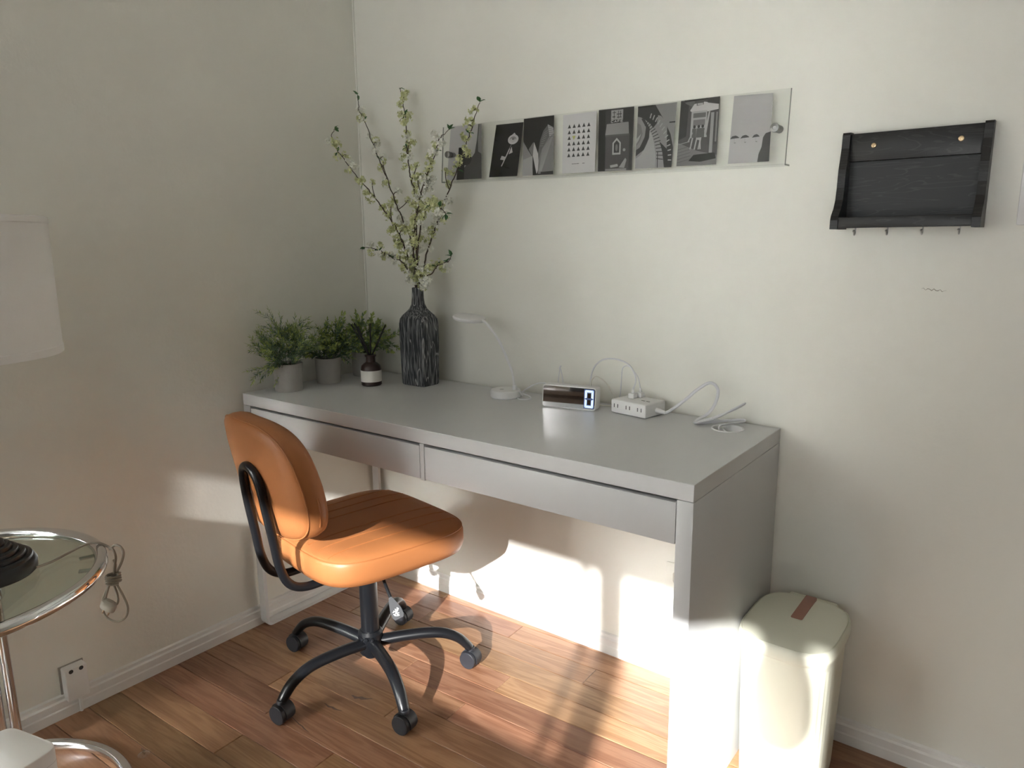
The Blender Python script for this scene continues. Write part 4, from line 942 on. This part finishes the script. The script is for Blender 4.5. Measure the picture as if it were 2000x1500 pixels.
p1 = thing('potted_plant', 'feathery potted plant in a grey pot nearest the desk front corner', 'plant', (0.088, -0.403, DZ), 0, 'small potted plants on the desk')
pot(p1, 0.0445, 0.083)
for k in range(20):
    a = 2*PI*k/20*2.4+rq.uniform(-0.2, 0.2); el = rq.uniform(0.35, 1.0)
    d = Vector((math.cos(a)*(1-el)+0.0, math.sin(a)*(1-el), el*1.0)); L = rq.uniform(0.105, 0.145)
    if k in (0, 1): d = Vector((-0.35 if k else -0.2, -1.0, 0.75 if k == 0 else 0.28)); L = 0.15
    if k == 2: d = Vector((-0.1, -0.22, 1)); L = 0.185
    if d.x < 0: d.x *= 0.45
    sprig(p1, Vector((math.cos(a)*0.02, math.sin(a)*0.02, 0.074)), d, L, 0.30, 54, 0.019, 0.0015, [FERNA, FERNB], rq, 5, 0.55)
p2 = thing('potted_plant', 'middle potted plant of the three, bushy with small yellowish tips', 'plant', (0.088, -0.252, DZ), 0, 'small potted plants on the desk')
pot(p2, 0.0405, 0.080)
for k in range(15):
    a = 2*PI*k/15*2.4+rq.uniform(-0.2, 0.2); el = rq.uniform(0.4, 1.0)
    d = Vector((math.cos(a)*(1-el)*1.1, math.sin(a)*(1-el)*1.1, el)); L = rq.uniform(0.085, 0.12)
    if k == 0: d = Vector((0.1, 0.25, 1)); L = 0.15
    if d.x < 0: d.x *= 0.5
    sprig(p2, Vector((math.cos(a)*0.018, math.sin(a)*0.018, 0.070)), d, L, 0.30, 36, 0.017, 0.0031, [FERNA, FERNB], rq, 4, 0.5)
p3 = thing('potted_plant', 'potted plant with rounder leaves in the wall corner behind the reed diffuser', 'plant', (0.082, -0.098, DZ), 0, 'small potted plants on the desk')
pot(p3, 0.0405, 0.080)
for k in range(15):
    a = 2*PI*k/15*2.4+rq.uniform(-0.2, 0.2); el = rq.uniform(0.35, 1.0)
    d = Vector((math.cos(a)*(1-el)*1.2, math.sin(a)*(1-el)*1.2, el)); L = rq.uniform(0.10, 0.14)
    if k == 0: d = Vector((1.0, 0.1, 0.62)); L = 0.125
    if k == 1: d = Vector((0.0, -1.0, 0.9)); L = 0.14
    if k == 2: d = Vector((0.3, -0.1, 1)); L = 0.14
    if d.x < 0: d.x *= 0.4
    if d.y > 0: d.y *= 0.5
    sprig(p3, Vector((math.cos(a)*0.018, math.sin(a)*0.016, 0.070)), d, L, 0.30, 26, 0.021, 0.0052, [FERNC, FERNB], rq, 4, 0.6)

# ------------------------------------------------------------------ reed diffuser
DC = Vector((0.236, -0.205, DZ))
dfu = thing('reed_diffuser', 'brown glass reed diffuser bottle with a blank white label', 'diffuser', DC)
obj('bottle', lathe(BM(), [(0, 0), (0.029, 0), (0.0315, 0.003), (0.0318, 0.052), (0.029, 0.062), (0.021, 0.069), (0.0145, 0.073), (0.0138, 0.090), (0.018, 0.0905), (0.0183, 0.094), (0.0165, 0.0955), (0.011, 0.0955), (0.0105, 0.075), (0, 0.075)], 40), BOTTLE, dfu)
obj('label', lathe(BM(), [(0.0320, 0.013), (0.0323, 0.0132), (0.0323, 0.0478), (0.0320, 0.048)], 48), PAPER, dfu)
for dx, dy, L, lab in ((-0.050, -0.036, 0.190, 'black reed leaning furthest left in the diffuser bottle'), (-0.041, -0.030, 0.193, 'black reed second from the left in the diffuser bottle'), (-0.033, -0.022, 0.184, 'short black reed in the middle of the left-leaning three in the diffuser'), (0.012, -0.005, 0.194, 'black reed standing nearly upright in the diffuser bottle'), (0.050, 0.030, 0.188, 'black reed leaning right in the diffuser bottle')):
    r_ = thing('reed_stick', lab, 'reed', DC+Vector((-dx*0.06, -dy*0.06, 0.0765)), 0, 'black reeds in the diffuser')
    obj('stick', tube(BM(), [(0, 0, 0), (dx*0.95, dy*0.95, L-0.0765)], 0.0024, 8), REED, r_)

# ------------------------------------------------------------------ desk lamp
LB = Vector((0.690, -0.108, DZ))
dlm = thing('desk_lamp', 'small white gooseneck desk lamp with a flat round head', 'lamp', LB)
obj('base', lathe(BM(), [(0, 0), (0.041, 0), (0.0435, 0.003), (0.0435, 0.017), (0.041, 0.022), (0.036, 0.0235), (0, 0.0235)], 48), WHITEP, dlm)
o = obj('switch', lathe(BM(), [(0.006, 0), (0.006, 0.0006), (0, 0.0008)], 16), DESKIN, dlm); o.location = (-0.004, -0.012, 0.0235)
obj('neck', tube(BM(), catmull(sub([(0.717, -0.100, 0.770), (0.7155, -0.102, 0.795), (0.711, -0.104, 0.825), (0.690, -0.109, 0.876), (0.664, -0.113, 0.922), (0.632, -0.117, 0.957), (0.615, -0.119, 0.966)], LB), 6), 0.0038, 12), WHITEP, dlm)
obj('neck_socket', lathe(BM(), [(0.0075, 0.020), (0.0075, 0.030), (0.0055, 0.036), (0.0035, 0.037)], 16, (0.717-LB.x, -0.100-LB.y, 0)), WHITEP, dlm)
hd = obj('head', lathe(BM(), [(0, -0.006), (0.043, -0.006), (0.0465, -0.0045), (0.048, 0), (0.0465, 0.0045), (0.042, 0.0065), (0, 0.007)], 48), WHITEP, dlm)
hd.location = Vector((0.571, -0.122, 0.970))-LB; hd.rotation_euler = (0.0, 0.14, 0)
obj('diffuser', lathe(BM(), [(0, -0.0068), (0.038, -0.0068), (0.0385, -0.006)], 36), LINEN, hd)
cord('cord', [(0.722, -0.080, 0.760), (0.735, -0.066, 0.772), (0.756, -0.052, 0.786), (0.785, -0.045, 0.790), (0.815, -0.042, 0.778), (0.850, -0.042, 0.757), (0.90, -0.045, 0.7535)], 0.0018, CABLE, dlm, LB)
cord('cord', [(0.730, -0.105, 0.754), (0.745, -0.118, 0.7522), (0.765, -0.112, 0.7522), (0.768, -0.092, 0.7525), (0.752, -0.080, 0.756), (0.735, -0.085, 0.760)], 0.0017, CABLE, dlm, LB)
cord('cord_tie', [(0.722, -0.088, 0.760), (0.735, -0.100, 0.768), (0.738, -0.092, 0.757), (0.728, -0.082, 0.764)], 0.0022, CABLE, dlm, LB, 6, True)

# ------------------------------------------------------------------ clock
CK = Vector((0.917, -0.131, DZ))
ck = thing('digital_clock', 'white digital clock with a mirrored face showing a glowing zero', 'clock', CK, math.radians(10.5))
def rr2(hx, hy, r, n=5):
    out = []
    for cx, cy, a0 in ((hx-r, hy-r, 0), (-hx+r, hy-r, PI/2), (-hx+r, -hy+r, PI), (hx-r, -hy+r, 1.5*PI)):
        for k in range(n+1): out.append((cx+r*math.cos(a0+PI/2*k/n), cy+r*math.sin(a0+PI/2*k/n)))
    return out
CW, CHh = 0.0765, 0.030
tl_ = lambda y, z: y + 0.10*(z)                      # face leans back a little
obj('case', loft(BM(), [[(x*s, tl_(y, z*s+CHh), z*s+CHh) for x, z in rr2(CW, CHh, 0.007)] for s, y in ((0.97, 0.034), (1.0, 0.031), (1.0, 0.002), (0.985, 0.0))]), WHITEP, ck)
obj('mirror', loft(BM(), [[(x, tl_(y, z+CHh), z+CHh) for x, z in rr2(CW-0.0028, CHh-0.0028, 0.0055)] for y in (0.0005, -0.0004)]), MIRROR, ck, smooth=False)
dg = obj('digit', prism(BM(), [(0.0405, 0.006), (0.0725, 0.006), (0.0725, 0.054), (0.0405, 0.054)], lambda p: (p[0], tl_(-0.0004, p[1]), p[1]), lambda p: (p[0], tl_(-0.0006, p[1]), p[1])), MIRROR, ck, smooth=False)
def seg7(x0, x1, z0, z1, wd):
    h = wd; m = (z0+z1)/2; g = 0.0008
    return [[(x0+g, z1), (x1-g, z1), (x1-h, z1-h), (x0+h, z1-h)], [(x0+g, z0), (x1-g, z0), (x1-h, z0+h), (x0+h, z0+h)],
            [(x0, z1-g), (x0+h, z1-h-g), (x0+h, m+g+h*0.4), (x0, m+g)], [(x1, z1-g), (x1-h, z1-h-g), (x1-h, m+g+h*0.4), (x1, m+g)],
            [(x0, z0+g), (x0+h, z0+h+g), (x0+h, m-g-h*0.4), (x0, m-g)], [(x1, z0+g), (x1-h, z0+h+g), (x1-h, m-g-h*0.4), (x1, m-g)]]
bm = BM(); prism(bm, [(0.0430, 0.0055), (0.0718, 0.0055), (0.0718, 0.0555), (0.0430, 0.0555)], lambda p: (p[0], tl_(-0.0004, p[1]), p[1]), lambda p: (p[0], tl_(-0.0007, p[1]), p[1]))
obj('digit_glow', bm, LEDHALO, ck, smooth=False)  # blue halo around the digit, put into the plate's colour
for q in seg7(0.0455, 0.0695, 0.0075, 0.0535, 0.0058):
    bm = BM(); prism(bm, q, lambda p: (p[0], tl_(-0.0006, p[1]), p[1]), lambda p: (p[0], tl_(-0.0011, p[1]), p[1])); obj('digit_segment', bm, LED, ck, smooth=False)
bpy.data.objects.remove(dg)
bm = BM(); prism(bm, [(0.053, 0.016), (0.062, 0.016), (0.062, 0.028), (0.053, 0.028)], lambda p: (p[0], tl_(-0.0006, p[1]), p[1]), lambda p: (p[0], tl_(-0.00095, p[1]), p[1])); obj('digit_gap', bm, MIRROR, ck, smooth=False)
bm = BM(); prism(bm, [(0.053, 0.033), (0.062, 0.033), (0.062, 0.045), (0.053, 0.045)], lambda p: (p[0], tl_(-0.0006, p[1]), p[1]), lambda p: (p[0], tl_(-0.00095, p[1]), p[1])); obj('digit_gap', bm, MIRROR, ck, smooth=False)

# ------------------------------------------------------------------ power strip with its flat cord
PS = Vector((1.0915, -0.072, DZ))
ps = thing('power_strip', 'white power strip with three front sockets and a long flat cord', 'power strip', PS, math.radians(-10))
obj('body', B(-0.055, 0.055, -0.042, 0.042, 0.001, 0.036, 0.004, 3), WHITEP, ps)
for x in (-0.038, 0.0, 0.036):
    for s in (-0.0055, 0.0055): obj('socket_slot', B(x+s-0.0010, x+s+0.0010, -0.0425, -0.041, 0.016, 0.0255), SLOT, ps)
for x in (0.018, 0.033): obj('usb_port', B(x-0.0055, x+0.0055, -0.005, -0.001, 0.0355, 0.0362), SLOT, ps)
obj('cord_boot', tube(BM(), [(0.053, 0.004, 0.016), (0.064, 0.006, 0.015), (0.076, 0.010, 0.012)], [0.007, 0.006, 0.0042], 12), WHITEP, ps)
psi = (Matrix.Translation(PS) @ Matrix.Rotation(math.radians(-10), 4, 'Z')).inverted()
pw_ = [(1.166, -0.075, 0.762), (1.178, -0.070, 0.767), (1.216, -0.062, 0.80), (1.242, -0.058, 0.826), (1.271, -0.050, 0.846), (1.290, -0.046, 0.832), (1.288, -0.050, 0.800), (1.274, -0.060, 0.772), (1.255, -0.085, 0.757), (1.262, -0.100, 0.7545), (1.30, -0.075, 0.768), (1.330, -0.055, 0.787), (1.350, -0.040, 0.800), (1.352, -0.034, 0.801), (1.335, -0.046, 0.788), (1.29, -0.072, 0.766), (1.262, -0.088, 0.7545), (1.275, -0.078, 0.7535), (1.31, -0.050, 0.757), (1.350, -0.030, 0.760), (1.352, -0.038, 0.757), (1.33, -0.066, 0.756), (1.315, -0.088, 0.752), (1.318, -0.092, 0.735), (1.32, -0.09, 0.70)]
obj('flat_cord', tube(BM(), catmull([psi @ Vector(p) for p in pw_], 6), 0.0030, 8, flat=(0.85, 1.25), up=(0, 1, 0)), CABLE, ps)
# chargers plugged into the strip
def charger(label, loc, pts, r):
    t = thing('charger_plug', label, 'charger', loc, math.radians(-10), None)
    obj('plug_body', B(-0.009, 0.009, -0.009, 0.009, 0.0, 0.013, 0.002), WHITEP, t)
    obj('neck', tube(BM(), [(0, 0, 0.012), (0, 0, 0.024)], [0.0042, 0.0028], 10), WHITEP, t)
    inv = (Matrix.Translation(loc) @ Matrix.Rotation(math.radians(-10), 4, 'Z')).inverted()
    obj('cable', tube(BM(), catmull([inv @ Vector(p) for p in pts], 7), r, 8), CABLE, t)
charger('white plug on the power strip whose cable arches high towards the clock', Vector((1.072, -0.064, 0.7862)), [(1.072, -0.064, 0.808), (1.078, -0.062, 0.837), (1.056, -0.055, 0.868), (1.015, -0.048, 0.880), (0.969, -0.041, 0.874), (0.937, -0.034, 0.848), (0.926, -0.032, 0.808), (0.94, -0.04, 0.765), (0.95, -0.06, 0.7535)], 0.0022)
charger('white plug at the back of the power strip with a thin looped cable', Vector((1.082, -0.043, 0.7862)), [(1.082, -0.043, 0.808), (1.072, -0.041, 0.839), (1.045, -0.036, 0.862), (1.024, -0.032, 0.856), (1.018, -0.028, 0.82), (1.012, -0.022, 0.78), (1.0, -0.018, 0.7525)], 0.0015)
cc = thing('thin_cable', 'thin cream cable curling up behind the clock towards the power strip', 'cable', (0.985, -0.06, DZ))
cord('cable', [(0.968, -0.098, 0.790), (0.964, -0.095, 0.815), (0.962, -0.083, 0.827), (0.967, -0.068, 0.832), (0.985, -0.052, 0.815), (0.998, -0.038, 0.785), (1.006, -0.03, 0.7535), (0.99, -0.05, 0.7520), (0.975, -0.08, 0.760), (0.975, -0.097, 0.775)], 0.0017, M('cream_cable', (0.72, 0.70, 0.62), 0.45), cc, (0.985, -0.06, DZ))
tw = thing('cable_loop', 'small looped cable end standing up behind the clock', 'cable', (0.84, -0.05, DZ))
cord('cable', [(0.826, -0.050, 0.7525), (0.831, -0.05, 0.797), (0.834, -0.05, 0.820), (0.838, -0.05, 0.838), (0.844, -0.05, 0.821), (0.848, -0.05, 0.796), (0.856, -0.05, 0.7525)], 0.0014, CABLE, tw, (0.84, -0.05, DZ))
cord('tie', [(0.836, -0.050, 0.836), (0.838, -0.05, 0.843), (0.841, -0.05, 0.846)], 0.0022, CABLE, tw, (0.84, -0.05, DZ))

# ================================================================== BIN
BC = Vector((1.5385, -0.170, 0))
bn = thing('pedal_bin', 'cream plastic pedal bin with a copper lid strap beside the desk', 'bin', BC)
NB = 120
def bin_out(hx, hy, rib):
    o = []
    for k, (x, y) in enumerate(superell(hx, hy, 4.0, NB)):
        if rib and x > 0.3*hx and y > -0.86*hy and y < 0.9*hy: x += rib*(0.5+0.5*math.cos(y/0.0085*PI)) - rib
        o.append((x, y))
    return o
bhx, bhy = 0.095, 0.124
bp_ = [(0.86, 0.0), (0.89, 0.004), (0.90, 0.012), (0.955, 0.18), (0.985, 0.302), (0.99, 0.306), (0.99, 0.318), (1.0, 0.319), (1.0, 0.334)]
obj('body', loft(BM(), [[(x*s, y*s, z) for x, y in bin_out(bhx, bhy, 0.0022 if 0.004 < z < 0.303 else 0)] for s, z in bp_]), BINM, bn, sharp=50)
lid = obj('lid', loft(BM(), [[(x*s, y*s, z) for x, y in superell(0.102, 0.132, 3.6, 96)] for s, z in ((0.97, 0.331), (0.995, 0.333), (1.0, 0.340), (0.998, 0.350), (0.985, 0.357), (0.955, 0.3605), (0.945, 0.3572), (0.935, 0.3605), (0.8, 0.362), (0.5, 0.3635), (0.1, 0.364))]), BINM, bn, sharp=60)
obj('strap', loft(BM(), [[(x*s, 0.066+y*s, z) for x, y in rr2(0.0125, 0.062, 0.004)] for s, z in ((1.0, 0.3605), (1.0, 0.3650), (0.95, 0.3662))]), COPPER, lid)
obj('hinge', loft(BM(), [[(x*s, 0.138+y*s, z) for x, y in rr2(0.055, 0.013, 0.006)] for s, z in ((1.0, 0.335), (1.0, 0.350), (0.96, 0.353))]), BINM, bn)
arch = [(-0.050, -0.1105, 0.002), (-0.050, -0.1125, 0.04), (-0.044, -0.1135, 0.058), (-0.028, -0.114, 0.066), (0.028, -0.114, 0.066), (0.044, -0.1135, 0.058), (0.050, -0.1125, 0.04), (0.050, -0.1105, 0.002)]
obj('pedal_arch', tube(BM(), catmull(arch, 5), 0.003, 8), BINM, bn)
obj('pedal', B(-0.036, 0.036, -0.145, -0.105, 0.008, 0.026, 0.004), PEDAL, bn)

# ================================================================== marks on the floor
def scuff(pts, wd):
    bm = BM(); P_ = catmull(pts, 4); n = len(P_)
    a = [bm.verts.new((p.x, p.y+wd*math.sin(PI*i/(n-1))*0.5*(0.6+0.4*math.sin(i*1.9)), 0.0003)) for i, p in enumerate(P_)]
    b = [bm.verts.new((p.x, p.y-wd*math.sin(PI*i/(n-1))*0.5*(0.6+0.4*math.cos(i*2.3))-0.0002, 0.0003)) for i, p in enumerate(P_)]
    for k in range(n-1): bm.faces.new((a[k], a[k+1], b[k+1], b[k]))
    return bm
for i, (pts, wd) in enumerate((([(0.530, -0.590, 0), (0.558, -0.585, 0), (0.590, -0.566, 0)], 0.018), ([(0.500, -0.655, 0), (0.530, -0.655, 0), (0.565, -0.648, 0)], 0.010), ([(0.475, -0.740, 0), (0.53, -0.748, 0), (0.565, -0.752, 0)], 0.005))):
    o = obj('scuff_mark', scuff(pts, wd), DIRT, floor, smooth=False)
